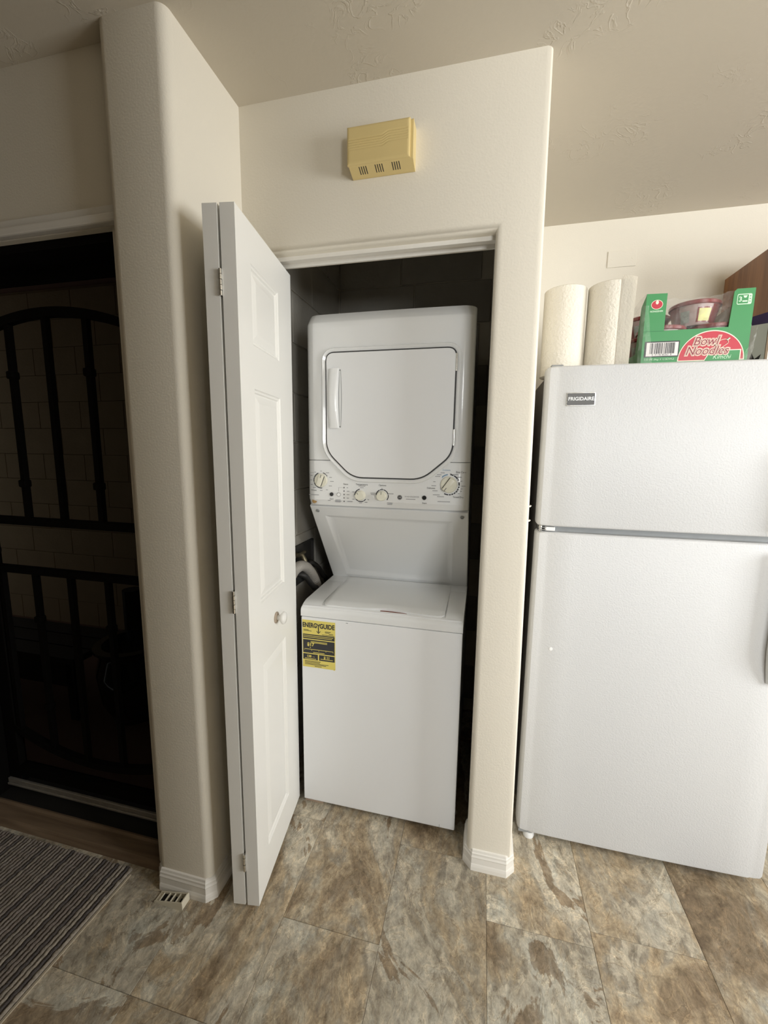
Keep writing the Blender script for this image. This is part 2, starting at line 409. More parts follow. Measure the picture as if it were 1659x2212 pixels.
# painted block lining of the closet (each block a part of its wall)
def block_mesh(parent, axis, L):
    if axis == 'y': bm = B(-L/2+.002, L/2-.002, -.006, 0, .002, .198, bev=.003, seg=1)
    else: bm = B(0, .006, -L/2+.002, L/2-.002, .002, .198, bev=.003, seg=1)
    return bm
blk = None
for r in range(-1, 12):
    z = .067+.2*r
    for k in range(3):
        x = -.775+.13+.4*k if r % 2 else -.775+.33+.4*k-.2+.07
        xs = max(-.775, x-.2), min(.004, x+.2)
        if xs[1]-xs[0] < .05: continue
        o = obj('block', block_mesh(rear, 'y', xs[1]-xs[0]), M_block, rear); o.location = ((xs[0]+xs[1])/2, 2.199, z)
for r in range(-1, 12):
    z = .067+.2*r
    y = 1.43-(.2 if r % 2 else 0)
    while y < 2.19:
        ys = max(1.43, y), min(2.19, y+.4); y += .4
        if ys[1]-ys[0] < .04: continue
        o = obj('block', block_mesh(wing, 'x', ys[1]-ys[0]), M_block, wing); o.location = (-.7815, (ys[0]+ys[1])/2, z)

# baseboards with chamfered corner blocks
BB = [(0, 0), (.013, 0), (.013, .014), (.0115, .022), (.010, .026), (.0095, .046), (.011, .05), (.0085, .056), (.0085, .063), (.006, .066), (.0045, .073), (0, .075)]
bm = bmesh.new()
sweep(bm, [(.006, 1.405), (.006, 1.313), (.028, 1.29), (.135, 1.29), (.1555, 1.312), (.1555, 1.41)], BB)
# chamfer fills
struct('baseboard_partition', bm, M_trim)
bm = bmesh.new()
sweep(bm, [(-.979, 1.03), (-.979, .994), (-.962, .976), (-.800, .976), (-.782, .994), (-.782, 1.405)], BB)
struct('baseboard_wing', bm, M_trim)
# header trim of the entry and its sill
bm = bmesh.new(); box(bm, -1.96, -.981, 1.016, 1.03, 2.062, 2.083, bev=.003); box(bm, -1.96, -.981, 1.005, 1.03, 2.036, 2.060, bev=.005)
struct('trim_1', bm, M_trim)
bm = bmesh.new(); prism(bm, [(1.012, 0), (1.022, .014), (1.030, .019), (1.076, .024), (1.083, .030), (1.09, .028), (1.09, 0)], -2.05, -.981, 'x')
struct('trim_2', bm, M_sill)
struct('trim_3', B(-1.885, -1.025, 1.09, 1.25, -.02, .012), M_dark)
# dark metal jamb lining the entry opening
bm = bmesh.new(); box(bm, -1.885, -1.87, 1.05, 1.2, .012, 2.035); box(bm, -1.04, -1.025, 1.05, 1.2, .012, 2.035); box(bm, -1.87, -1.04, 1.05, 1.2, 2.01, 2.035)
struct('trim_4', bm, M_iron)
# bifold track and head stop under the closet header
bm = bmesh.new(); box(bm, -.775, .006, 1.325, 1.329, 2.038, 2.0505); box(bm, -.775, .006, 1.365, 1.370, 2.034, 2.0505); box(bm, -.775, .006, 1.329, 1.365, 2.0465, 2.0495)
struct('trim_5', bm, M_trim)

# porch beyond the entry door
pw = struct('wall_porch', B(-4.6, -1.0, 2.61, 2.7, -.2, 2.7), M_porchblock)
bm = B(-.1985, .1985, 0, .02, .0015, .1985, bev=.002, seg=1)
b0 = obj('block', bm, M_porchblock, pw); first = True
for r in range(13):
    for k in range(9):
        x = -4.4+.4*k+(.2 if r % 2 else 0)
        if x > -1.2: continue
        o = b0 if first else b0.copy()
        if not first: C.objects.link(o); o.parent = pw
        first = False; o.location = (x, 2.592, -.02+.2*r)
struct('floor_porch', B(-4.6, -1.0, 1.2, 2.61, -.1, -.02), M_porch)
struct('ceiling_porch', B(-4.6, -.98, 1.2, 2.7, 2.6, 2.7), M_porch)
struct('wall_porch_side', B(-1.0, -.98, 1.2, 2.7, -.2, 2.7), M_porchblock)
struct('wall_porch_front', B(-4.6, -2.6, 1.2, 1.25, -.2, 2.7), M_porchblock)
struct('wall_porch_back', B(-2.6, -.98, 1.15, 1.2, H, 2.7), M_porchblock)
bench = thing('patio_bench', 'low dark bench on the porch behind the barred door', 'bench', (-2.55, 1.75, -.02))
for k in range(3): obj('slat', B(-3.1, -2.02, 1.58+.12*k, 1.69+.12*k, .31, .345, bev=.004), M_bench, bench)
obj('apron', B(-3.05, -2.06, 1.60, 1.62, .17, .31), M_bench, bench)
for x in (-3.03, -2.10):
    for y in (1.60, 1.87): obj('leg', B(x, x+.05, y, y+.05, -.02, .31), M_bench, bench)
pot = thing('planter_pot', 'dark glazed round pot with glints beside the porch bench', 'pot', (-1.80, 1.75, -.02))
obj('body', Lz([(0, 0), (.12, 0), (.17, .12), (.185, .28), (.165, .37), (.175, .40), (.19, .405), (.19, .42), (.15, .42), (.14, .36), (0, .35)], (-1.80, 1.75, -.02)), M_pot, pot, smooth=50)
pst = thing('porch_post', 'short black post behind the glazed pot on the porch', 'post', (-2.15, 2.1, -.02))
obj('shaft', T([(-2.15, 2.1, 0), (-2.15, 2.1, .54)], .055, 12), M_bench, pst)
obj('base', Lz([(0, 0), (.10, 0), (.10, .02), (0, .02)], (-2.15, 2.1, -.02)), M_bench, pst)

# ------------------------------------------------------------------ entry security door
d1 = bpy.data.objects.new('door_1', None); C.objects.link(d1); d1.location = (-1.455, 1.165, .02); d1['kind'] = 'structure'
d1['label'] = 'black wrought iron security door with arched bars and dark screen in the entry'
bm = bmesh.new(); Y0, Y1 = 1.15, 1.18
box(bm, -1.87, -1.805, Y0, Y1, .045, 2.01, bev=.004); box(bm, -1.105, -1.04, Y0, Y1, .045, 2.01, bev=.004)
box(bm, -1.81, -1.10, Y0, Y1, 1.975, 2.01); box(bm, -1.81, -1.10, Y0, Y1, .085, .13)
obj('door_frame', bm, M_iron, d1)
arch = lambda x: 1.878-.55*(x+1.445)**2
low = lambda x: .205+.55*(x+1.40)**2
xs = [-1.81+.71*k/16 for k in range(17)]
def band(f, h, y0=1.150, y1=1.172):
    bm = bmesh.new(); R = [[bm.verts.new((x, y, f(x)+s)) for y, s in ((y0, -h), (y1, -h), (y1, h), (y0, h))] for x in xs]
    for a, b in zip(R, R[1:]):
        for k in range(4): bm.faces.new((a[k], b[k], b[(k+1) % 4], a[(k+1) % 4]))
    bm.faces.new(R[0]); bm.faces.new(R[-1]); bmesh.ops.recalc_face_normals(bm, faces=bm.faces); return bm
obj('arch_rail', band(arch, .015), M_iron, d1); obj('arch_rail', band(low, .014), M_iron, d1)
obj('rail', B(-1.81, -1.10, 1.150, 1.174, 1.145, 1.175, bev=.003), M_iron, d1)
obj('rail', B(-1.81, -1.10, 1.150, 1.174, .957, .985, bev=.003), M_iron, d1)
for k, x in enumerate((-1.785, -1.62, -1.455, -1.287, -1.125)):
    bm = B(x-.0095, x+.0095, 1.152, 1.170, 1.17, arch(x)); 
    if k % 2 == 1:
        for z in (1.68, 1.30): box(bm, x-.017, x+.013, 1.146, 1.175, z-.014, z+.014, bev=.006)
    obj('bar', bm, M_iron, d1)
    bm = B(x-.0095, x+.0095, 1.152, 1.170, low(x), .96)
    if k % 2 == 1:
        for z in (.78, .42): box(bm, x-.017, x+.013, 1.146, 1.175, z-.014, z+.014, bev=.006)
    obj('bar', bm, M_iron, d1)
obj('insect_screen', B(-1.81, -1.10, 1.1735, 1.1745, .12, 1.98), M_screen, d1)
obj('door_knob', Lz([(.026, 0), (.026, .006), (.010, .010), (.010, .035), (.020, .042), (.026, .055), (.022, .068), (0, .074)], (-1.79, 1.150, 1.045), (0.15, -1, 0), 20), M_iron, d1, smooth=50)
obj('lock_cylinder', Lz([(.026, 0), (.026, .012), (.016, .020), (0, .021)], (-1.79, 1.150, 1.135), (0.1, -1, 0), 20), M_iron, d1, smooth=50)
bm = bmesh.new(); box(bm, -1.865, -1.045, 1.140, 1.150, .050, .068, bev=.002); box(bm, -1.865, -1.045, 1.136, 1.150, .040, .049, bev=.002)
obj('door_sweep', bm, M_alu, d1, label='dull aluminium sweep along the bottom of the door')

# ------------------------------------------------------------------ bifold closet door, folded open
d2 = bpy.data.objects.new('door_2', None); C.objects.link(d2); d2.location = (-.66, 1.2, .02); d2['kind'] = 'structure'
d2['label'] = 'white panelled bifold door folded open at the left of the washer closet'
n0 = Vector((-.6165, .983, 0)); n1 = Vector((-.674, 1.402, 0)); U = (n1-n0).normalized(); LEN = (n1-n0).length; NR = Vector((U.y, -U.x, 0))
Z0, Z1 = .020, 2.027; TH = .038
def leaf_xf(off): 
    o = n0-NR*off
    return Matrix(((U.x, NR.x, 0, o.x), (U.y, NR.y, 0, o.y), (0, 0, 1, 0), (0, 0, 0, 1)))      # (u, out, z) -> world
PN = [(.088, .296, .145, .775), (.088, .296, .975, 1.600), (.088, .296, 1.716, 1.925)]
def leaf(off, flip=False):
    """moulded slab with three framed openings on its outer face and a raised panel in each"""
    xf = leaf_xf(off); bm = bmesh.new(); dp = .009
    o_in = (-TH+dp, 0) if flip else (-TH, -dp)     # slab core depth range
    box(bm, 0, LEN, o_in[0], o_in[1], Z0, Z1)
    f0, f1 = ((-TH, -TH+dp) if flip else (-dp, 0))
    box(bm, 0, PN[0][0], f0, f1, Z0, Z1); box(bm, PN[0][1], LEN, f0, f1, Z0, Z1)
    zz = [Z0]+[v for p in PN for v in p[2:]]+[Z1]
    for a, b in zip(zz[::2], zz[1::2]): box(bm, PN[0][0], PN[0][1], f0, f1, a, b)
    bm.transform(xf)
    lf = obj('door_leaf', bm, M_door, d2)
    for (a, b, c, d) in PN:
        bm = bmesh.new(); rings = []
        for ins, dep in ((0, 0), (.003, -.0035), (.006, -.0045), (.009, -.0035), (.012, -.0078), (.016, -.0082), (.036, -.0025), (.040, -.0022)):
            y = dep if not flip else -TH-dep
            rings.append([bm.verts.new((u, y, z)) for u, z in ((a+ins, c+ins), (b-ins, c+ins), (b-ins, d-ins), (a+ins, d-ins))])
        for q, s in zip(rings, rings[1:]):
            for k in range(4): bm.faces.new((q[k], q[(k+1) % 4], s[(k+1) % 4], s[k]))
        bm.faces.new(rings[-1]); bm.transform(xf); bmesh.ops.recalc_face_normals(bm, faces=bm.faces)
        obj('raised_panel', bm, M_door, lf)
    return lf
l1 = leaf(0); l2 = leaf(TH+.007, flip=True)
for z0, z1 in ((1.812, 1.876), (.978, 1.043), (.145, .205)):
    xf = leaf_xf(0); bm = bmesh.new(); n = 5
    for k in range(n):
        a = z0+(z1-z0)*k/n; tube(bm, [(-.003, -TH-.0035, a+.0006), (-.003, -TH-.0035, a+(z1-z0)/n-.0006)], .0046 if k % 2 else .0040, 10)
    box(bm, .000, .028, -TH-.0024, -TH-.0008, z0, z1); box(bm, .000, .028, -TH-.0062, -TH-.0046, z0, z1)
    bm.transform(xf); obj('hinge', bm, M_chrome, d2, smooth=40)
kc = leaf_xf(0) @ Vector((.207, 0, .882))
obj('knob', Lz([(.0085, .004), (.0080, .012), (.0150, .018), (.0200, .023), (.0205, .027), (.0180, .032), (0, .0345)], kc, NR, 24), M_door, d2, smooth=60)

obj('rosette', Lz([(.0190, 0), (.0185, .003), (.0130, .006), (0, .006)], kc, NR, 24), mat('tan_rosette', (.42, .34, .26), .6, noise=(60, .1)), d2, smooth=50, label='tan rosette behind the white knob')  # disc in a plain tan, darker than the knob

# ================================================================== THINGS
# ---- door chime over the closet
ch = thing('door_chime', 'yellowed plastic door chime box on the wall above the closet', 'door chime', (-.322, 1.29, 2.203))
bm = bmesh.new(); prism(bm, roundpoly([(1.29, 2.333), (1.248, 2.333), (1.2445, 2.2335), (1.284, 2.2235), (1.29, 2.2235)], [.002, .006, .003, .004, .002], 3), -.411, -.226, 'x')
obj('back_box', bm, M_chime, ch, smooth=50)
cx0, cx1, cz0, cz1 = -.414, -.234, 2.234, 2.330
bm = bmesh.new(); nx, nz = 72, 60; V = []
def chime_y(x, z):
    e = min(x-cx0, cx1-x, z-cz0, cz1-z); y = 1.2405-.003*min(1, e/.006)**.5
    t = (x-cx0)/(cx1-cx0); s = max(0, min(1, (t-.55)/.13)); s = s*s*(3-2*s)
    for k in range(5):
        zc = 2.2962-.0062*k+.0085*s
        dz = abs(z-zc)
        if dz < .0022 and .02 < t < .965: y += .0016*(1-dz/.0022)
    return y
for i in range(nx+1):
    V.append([bm.verts.new((cx0+(cx1-cx0)*i/nx, chime_y(cx0+(cx1-cx0)*i/nx, cz0+(cz1-cz0)*j/nz), cz0+(cz1-cz0)*j/nz)) for j in range(nz+1)])
for i in range(nx):
    for j in range(nz): bm.faces.new((V[i][j], V[i+1][j], V[i+1][j+1], V[i][j+1]))
bd = [e for e in bm.edges if e.is_boundary]; r = bmesh.ops.extrude_edge_only(bm, edges=bd)
for v in r['geom']:
    if isinstance(v, bmesh.types.BMVert): v.co.y = 1.2475
bmesh.ops.recalc_face_normals(bm, faces=bm.faces); obj('cover', bm, M_chime, ch, smooth=60)
for gx in (-.372, -.325, -.276):
    for k in range(4):
        x = gx-.0098+.0065*k; bm = bmesh.new()
        P = [(1.2500, 2.2326), (1.2740, 2.2266)]
        v = [bm.verts.new(q) for q in ((x-.0012, P[0][0]-.0008, P[0][1]-.0006), (x+.0012, P[0][0]-.0008, P[0][1]-.0006), (x+.0012, P[1][0]-.0008, P[1][1]-.0006), (x-.0012, P[1][0]-.0008, P[1][1]-.0006))]
        w = [bm.verts.new(q.co+Vector((0, .0002, .0015))) for q in v]
        bm.faces.new(v); bm.faces.new(w[::-1])
        for i in range(4): bm.faces.new((v[i], w[i], w[(i+1) % 4], v[(i+1) % 4]))
        bmesh.ops.recalc_face_normals(bm, faces=bm.faces); obj('slot', bm, M_black, ch)

# ---- painted-over blank plate on the rear wall
bl = thing('blank_plate', 'painted over blank outlet plate high on the wall above the paper towels', 'wall plate', (.568, 2.2, 2.306))
obj('plate', B(.508, .627, 2.1955, 2.2, 2.272, 2.341, bev=.0022), M_wall, bl)
for x in (.525, .610): obj('screw', Lz([(.003, 0), (.003, .001), (0, .0012)], (x, 2.1955, 2.306), (0, -1, 0), 10), M_wall, bl)

# ---- stacked washer and dryer
wd = thing('washer_dryer', 'white stacked washer and dryer unit standing in the closet', 'washer dryer', (-.346, 1.75, 0))
XL, XRt = -.650, -.042
bm = bmesh.new()
fs = prism(bm, roundpoly([(1.402, .035), (2.09, .035), (2.09, 1.905), (1.500, 1.905), (1.500, 1.226), (1.758, .866), (1.700, .862), (1.402, .846)], [.003, .003, .003, .003, .003, .006, .003, .006], 3), XL+.003, XRt-.003, 'x')
obj('cabinet', bm, M_matte, wd, smooth=40)
# washer front panel
bm = B(XL, XRt, 1.393, 1.42, .022, .8035, bev=.003); obj('front_panel', bm, M_matte, wd)
# washer top cover with an opening for the lid: side rails, front apron, back strip
prof = roundpoly([(1.392, .8065), (1.392, .835), (1.425, .8545), (1.75, .8625), (1.75, .8065)], [.001, .010, .03, .001, .001], 5)
LX0, LX1, LY0, LY1 = -.577, -.104, 1.405, 1.728
bm = bmesh.new()
prism(bm, prof, XL-.001, LX0, 'x'); prism(bm, prof, LX1, XRt+.001, 'x')
pf = [p for p in prof if p[0] < 1.43]; pf = roundpoly([(1.392, .8065), (1.392, .835), (1.413, .8485), (1.4135, .8065)], [.001, .010, .001, .001], 5)
prism(bm, pf, LX0, LX1, 'x')
prism(bm, [(1.730, .80), (1.730, .8625), (1.752, .866), (1.752, .80)], LX0, LX1, 'x')
obj('top_cover', bm, M_white, wd, smooth=40)
obj('tub_well', B(LX0-.001, LX1+.001, 1.412, 1.735, .800, .822), M_groove, wd)
# lid with a finger notch bowed up at its front edge
bm = bmesh.new(); nx, ny = 40, 14; V = []
for i in range(nx+1):
    t = i/nx; row = []
    for j in range(ny+1):
        s = j/ny; x = LX0+.004+(LX1-LX0-.0085)*t; y = 1.4125+(1.722-1.4125)*s
        cr = .022
        if s < .08:
            dx = min(t, 1-t)*(LX1-LX0)
            if dx < cr: y += cr-math.sqrt(max(0, cr*cr-(cr-dx)**2))
        bow = math.exp(-((t-.56)/.16)**2); y += .012*bow*(1-s)**8
        z = .8585+.0065*s+.0045*bow*(1-s)**6+(.004 if s > .92 else 0)*((s-.92)/.08)
        z -= .006*max(0, 1-s/.05)**2+.003*max(0, 1-min(t, 1-t)/.015)**2
        row.append(bm.verts.new((x, y, z)))
    V.append(row)
for i in range(nx):
    for j in range(ny): bm.faces.new((V[i][j], V[i+1][j], V[i+1][j+1], V[i][j+1]))
bd = [e for e in bm.edges if e.is_boundary]; r = bmesh.ops.extrude_edge_only(bm, edges=bd)
for v in r['geom']:
    if isinstance(v, bmesh.types.BMVert): v.co.z -= .011
bmesh.ops.recalc_face_normals(bm, faces=bm.faces); lid = obj('washer_lid', bm, M_white, wd, smooth=50)
obj('lid_gasket', B(-.345, -.245, 1.4160, 1.424, .838, .8475), M_orange, wd, label='dark orange strip seen under the lid notch')
# sloped panel between washer and dryer
o0 = Vector((0, 1.500, 1.226)); o1 = Vector((0, 1.758, .866)); dn = (o1-o0).normalized(); nn = Vector((0, dn.z, -dn.y)); nn = nn if nn.y < 0 else -nn
SL = (o1-o0).length
def sp(x, s, d): return tuple(Vector((x, 0, 0))+o0+dn*s+nn*d)
bm = bmesh.new(); rings = []
inn = lambda k: [(-.600+k, .045+k), (-.094-k, .045+k), (-.106-k*.7, SL-.022-k), (-.583+k*.7, SL-.022-k)]
sets = [([(XL, 0), (XRt, 0), (XRt, SL), (XL, SL)], 0), ([(XL, 0), (XRt, 0), (XRt, SL), (XL, SL)], .012), ([(XL+.003, .002), (XRt-.003, .002), (XRt-.003, SL-.002), (XL+.003, SL-.002)], .0145),
        (inn(0), .0145), (inn(.006), .0125), (inn(.024), .0035), (inn(.032), .0025)]
for pts, d in sets: rings.append([bm.verts.new(sp(x, s, d)) for x, s in pts])
for q, s in zip(rings, rings[1:]):
    for k in range(4): bm.faces.new((q[k], q[(k+1) % 4], s[(k+1) % 4], s[k]))
bm.faces.new(rings[-1]); bmesh.ops.recalc_face_normals(bm, faces=bm.faces); obj('lower_panel', bm, M_white, wd, smooth=25)
for x in (-.622, -.064):
    c = Vector(sp(x, .022, .0145)); obj('screw', Lz([(.0075, 0), (.0070, .003), (.004, .004), (.0035, .0025), (0, .0025)], c, nn, 16), M_greyseam, wd, smooth=40)
# dryer front: bowed plan, softly rolled sides, chamfered head
def bowy(x):
    t = (x-XL)/(XRt-XL); y = 1.456-.005*(1-(2*t-1)**2)
    for e, w in ((x-XL, .042), (XRt-x, .046)):
        if e < w: y += .040*(1-math.sqrt(max(0, 1-(1-e/w)**2)))
    return y
xs_f = sorted({XL+(XRt-XL)*k/36 for k in range(37)} | {XL+.042*(1-math.cos(a*PI/16)) for a in range(9)} | {XRt-.046*(1-math.cos(a*PI/16)) for a in range(9)})
def front_sheet(z_rows):
    bm = bmesh.new(); V = [[bm.verts.new((x, bowy(x)+dy, z)) for x in xs_f] for z, dy in z_rows]
    for a, b in zip(V, V[1:]):
        for i in range(len(xs_f)-1): bm.faces.new((a[i], a[i+1], b[i+1], b[i]))
    bd = [e for e in bm.edges if e.is_boundary]; r = bmesh.ops.extrude_edge_only(bm, edges=bd)
    for v in r['geom']:
        if isinstance(v, bmesh.types.BMVert): v.co.y = 1.53
    bmesh.ops.recalc_face_normals(bm, faces=bm.faces); return bm
obj('dryer_front', front_sheet([(1.3975, .004), (1.3985, .001), (1.401, 0), (1.86, 0), (1.880, .001), (1.886, .004), (1.908, .022), (1.920, .034)]), M_white, wd, smooth=25)
cp = obj('control_panel', front_sheet([(1.228, .012), (1.244, .004), (1.249, .0005), (1.252, 0), (1.393, 0), (1.3955, .001), (1.3965, .004)]), M_white, wd, smooth=25)
obj('rust_spot', Lz([(.010, 0), (.006, .0006), (0, .0008)], (-.618, bowy(-.618)+.004, 1.243), (0, -1, .3), 12), M_rust, cp, label='small rust stain on the lower left edge')
# dryer door: eight-sided outline with the lower corners cut
DP = [(-.102, 1.777), (-.562, 1.777), (-.562, 1.432), (-.463, 1.337), (-.208, 1.337), (-.104, 1.425)]
DO = roundpoly(DP, [.030, .030, .040, .040, .040, .040], 6)
def plate_on_front(pts, y_out, thick, taper=None):
    """plate following the bow of the front; y_out = how far proud"""
    bm = bmesh.new(); outer = [bm.verts.new((x, 1.449+thick-y_out, z)) for x, z in pts]; top = [bm.verts.new((x, 1.4485-y_out, z)) for x, z in (offset_poly(pts, -(taper or .001)))]
    n = len(pts)
    for i in range(n): bm.faces.new((outer[i], top[i], top[(i+1) % n], outer[(i+1) % n]))
    bm.faces.new(top); bmesh.ops.recalc_face_normals(bm, faces=bm.faces)
    return bm
# surround: sloping lip around the door
bm = bmesh.new(); P0 = offset_poly(DO, .019); P1 = offset_poly(DO, .014); P2 = offset_poly(DO, .0035)
R_ = [[bm.verts.new((x, y, z)) for x, z in P] for P, y in ((P0, 1.4535), (P1, 1.4435), (P2, 1.4495), (P2, 1.456))]
for a, b in zip(R_, R_[1:]):
    for i in range(len(a)): bm.faces.new((a[i], a[(i+1) % len(a)], b[(i+1) % len(a)], b[i]))
bmesh.ops.recalc_face_normals(bm, faces=bm.faces); obj('door_surround', bm, M_white, wd, smooth=30)
obj('door_gasket', plate_on_front(offset_poly(DO, .0042), .0010, .006), M_groove, wd)
dd = obj('dryer_door', plate_on_front(offset_poly(DO, .0004), .0052, .012, .0022), M_matte, wd, smooth=30)
YD = 1.4433
# door handle: raised grip with a scooped finger opening on its right side
bm = bmesh.new(); nz_ = 24; rows = []
for k in range(nz_+1):
    t = k/nz_; z = 1.513+.208*t; b_ = math.sin(PI*t)
    xl = -.5485-.008*min(1, b_*1.4); xr = -.512-.0035*b_
    rows.append([bm.verts.new(q) for q in ((xl, YD, z), (-.5465, YD-.008-.012*b_, z), (-.538, YD-.011-.014*b_, z), (xr-.003, YD-.010-.013*b_, z), (xr, YD-.007-.012*b_, z), (xr+.001, YD, z))])
for a, b in zip(rows, rows[1:]):
    for i in range(5): bm.faces.new((a[i], a[i+1], b[i+1], b[i]))
bm.faces.new(rows[0][::-1]); bm.faces.new(rows[-1]); bmesh.ops.recalc_face_normals(bm, faces=bm.faces)
hd = obj('door_handle', bm, M_ivory if False else M_white, dd, smooth=50)
lens = [(-.5125-.0035*math.sin(PI*k/20), 1.516+.202*k/20) for k in range(21)]+[(-.506+.0035*math.sin(PI*k/20), 1.718-.202*k/20) for k in range(21)]
bm = bmesh.new(); prism(bm, lens, YD-.0008, YD+.001); obj('finger_slot', bm, M_greyseam, dd)
lens2 = [(-.5105-.0015*math.sin(PI*k/20), 1.521+.192*k/20) for k in range(21)]+[(-.507+.0025*math.sin(PI*k/20), 1.713-.192*k/20) for k in range(21)]
bm = bmesh.new(); prism(bm, lens2, YD-.0016, YD+.001); obj('finger_rest', bm, M_white, dd)
for z0, z1 in ((1.700, 1.757), (1.455, 1.509)):
    bm = bmesh.new(); tube(bm, [(-.1005, YD+.001, z0), (-.1005, YD+.001, z1)], .0042, 10)
    obj('hinge', bm, M_chrome, wd, smooth=40)
# controls
def fy(x): return bowy(x)
def knob(x, z, r, h, ang, bar):
    y = fy(x); k = obj('knob', Lz([(r, 0), (r, h*.25), (r*.93, h*.35)]+([(r*.9, h*.45), (0, h*.45)] if bar else [(r*.90, h*.85), (r*.82, h), (0, h)]), (x, y, z), (0, -1, 0), 32), M_ivory, cp, smooth=40)
    bm = bmesh.new()
    if bar:
        w = r*.34; box(bm, -w, w, -h, 0, -r*.86, r*.86, bev=.003, seg=2)
        bm.transform(Matrix.Translation((x, y, z)) @ Matrix.Rotation(ang, 4, 'Y')); obj('grip', bm, M_ivory, k, smooth=40)
        bm = bmesh.new(); box(bm, -.0009, .0009, -h-.0004, -h+.001, r*.42, r*.84)
        bm.transform(Matrix.Translation((x, y, z)) @ Matrix.Rotation(ang, 4, 'Y')); obj('pointer', bm, M_print, k)
        bm = bmesh.new(); box(bm, w, w+.0022, -h*.48, -h*.44, -r*.8, r*.8)
        bm.transform(Matrix.Translation((x, y, z)) @ Matrix.Rotation(ang, 4, 'Y')); obj('grip_edge', bm, M_print, k)
    else:
        box(bm, -.0007, .0007, -h-.0004, -h+.001, r*.35, r*.8)
        bm.transform(Matrix.Translation((x, y, z)) @ Matrix.Rotation(ang, 4, 'Y')); obj('pointer', bm, M_print, k)
def dial(x, z, r0, r1, segs, m=M_print):
    y = fy(x)-(.0012 if m is M_white else .0006)
    for a0, a1 in segs:
        bm = bmesh.new(); n = max(2, int(abs(a1-a0)/8)); rows = []
        for k in range(n+1):
            a = math.radians(a0+(a1-a0)*k/n); rows.append([bm.verts.new((x+r*math.sin(a), y, z+r*math.cos(a))) for r in (r0, r1)])
        for p, q in zip(rows, rows[1:]): bm.faces.new((p[0], p[1], q[1], q[0]))
        obj('dial_mark', bm, m, cp)
knob(-.588, 1.322, .0255, .020, .35, True)
dial(-.588, 1.322, .0275, .0305, [(15, 42), (45, 68), (172, 215), (217, 252), (258, 290), (292, 338)])
knob(-.112, 1.320, .0290, .022, 3.75, True)
dial(-.112, 1.320, .0335, .0375, [(6, 24), (28, 54), (58, 64), (75, 95), (98, 108), (112, 122), (126, 136), (140, 150), (154, 164), (168, 178), (182, 206), (226, 244), (248, 268)])
dial(-.112, 1.320, .0335, .0375, [(276, 300), (304, 352)], M_printblue)
knob(-.432, 1.271, .0185, .022, -.7, False)
dial(-.432, 1.271, .0215, .0245, [(-90, -10), (125, 150), (153, 205), (208, 232)])
knob(-.351, 1.272, .0185, .022, .1, False)
dial(-.351, 1.272, .0215, .0245, [(-80, -25), (-20, 10), (14, 75), (79, 128)])
for x, m, r in ((-.546, M_black, .0072), (-.197, M_black, .0078), (-.518, M_white, .0062)):
    obj('push_button', Lz([(r, -.002), (r, .003), (r*.85, .0042), (0, .0046)], (x, fy(x), 1.271), (0, -1, 0), 20), m, cp, smooth=40)
dial(-.518, 1.271, .0068, .0078, [(0, 360)], M_printgrey)
for k in range(5):
    z = 1.2975-.0128*k; obj('indicator_light', B(-.4985, -.4955, fy(-.497)-.0007, fy(-.497)+.001, z-.0022, z+.0022), M_print, cp)
bm = bmesh.new(); yy = fy(-.51); box(bm, -.5185, -.5179, yy-.0004, yy+.001, 1.283, 1.297); box(bm, -.5185, -.502, yy-.0004, yy+.001, 1.2970, 1.2976); obj('guide_line', bm, M_printgrey, cp)
def tx(s, x, z, sz, m=M_print, al='CENTER', xs=1.):
    hw = .27*sz*len(s); text(cp, s, sz, (x, min(fy(x-hw), fy(x), fy(x+hw))-.0006, z), m, align=al, xs=xs)
tx('Easy Care', -.072, 1.364, .0085); tx('Timed Dry', -.079, 1.277, .0085); tx('Start', -.196, 1.2515, .0082); tx('Start', -.546, 1.2535, .0078)
tx('Cottons', -.122, 1.3705, .008, M_printblue); tx('Delicates', -.174, 1.306, .0078); tx('Temperature', -.428, 1.311, .0085); tx('Options', -.350, 1.3105, .0085)
tx('Status', -.490, 1.3105, .0078); tx('Whites', -.618, 1.284, .0075); tx('Colors', -.628, 1.350, .0065, M_printgrey)
tx('WASHER/DRYER', -.2415, 1.2725, .0072, M_printgrey)
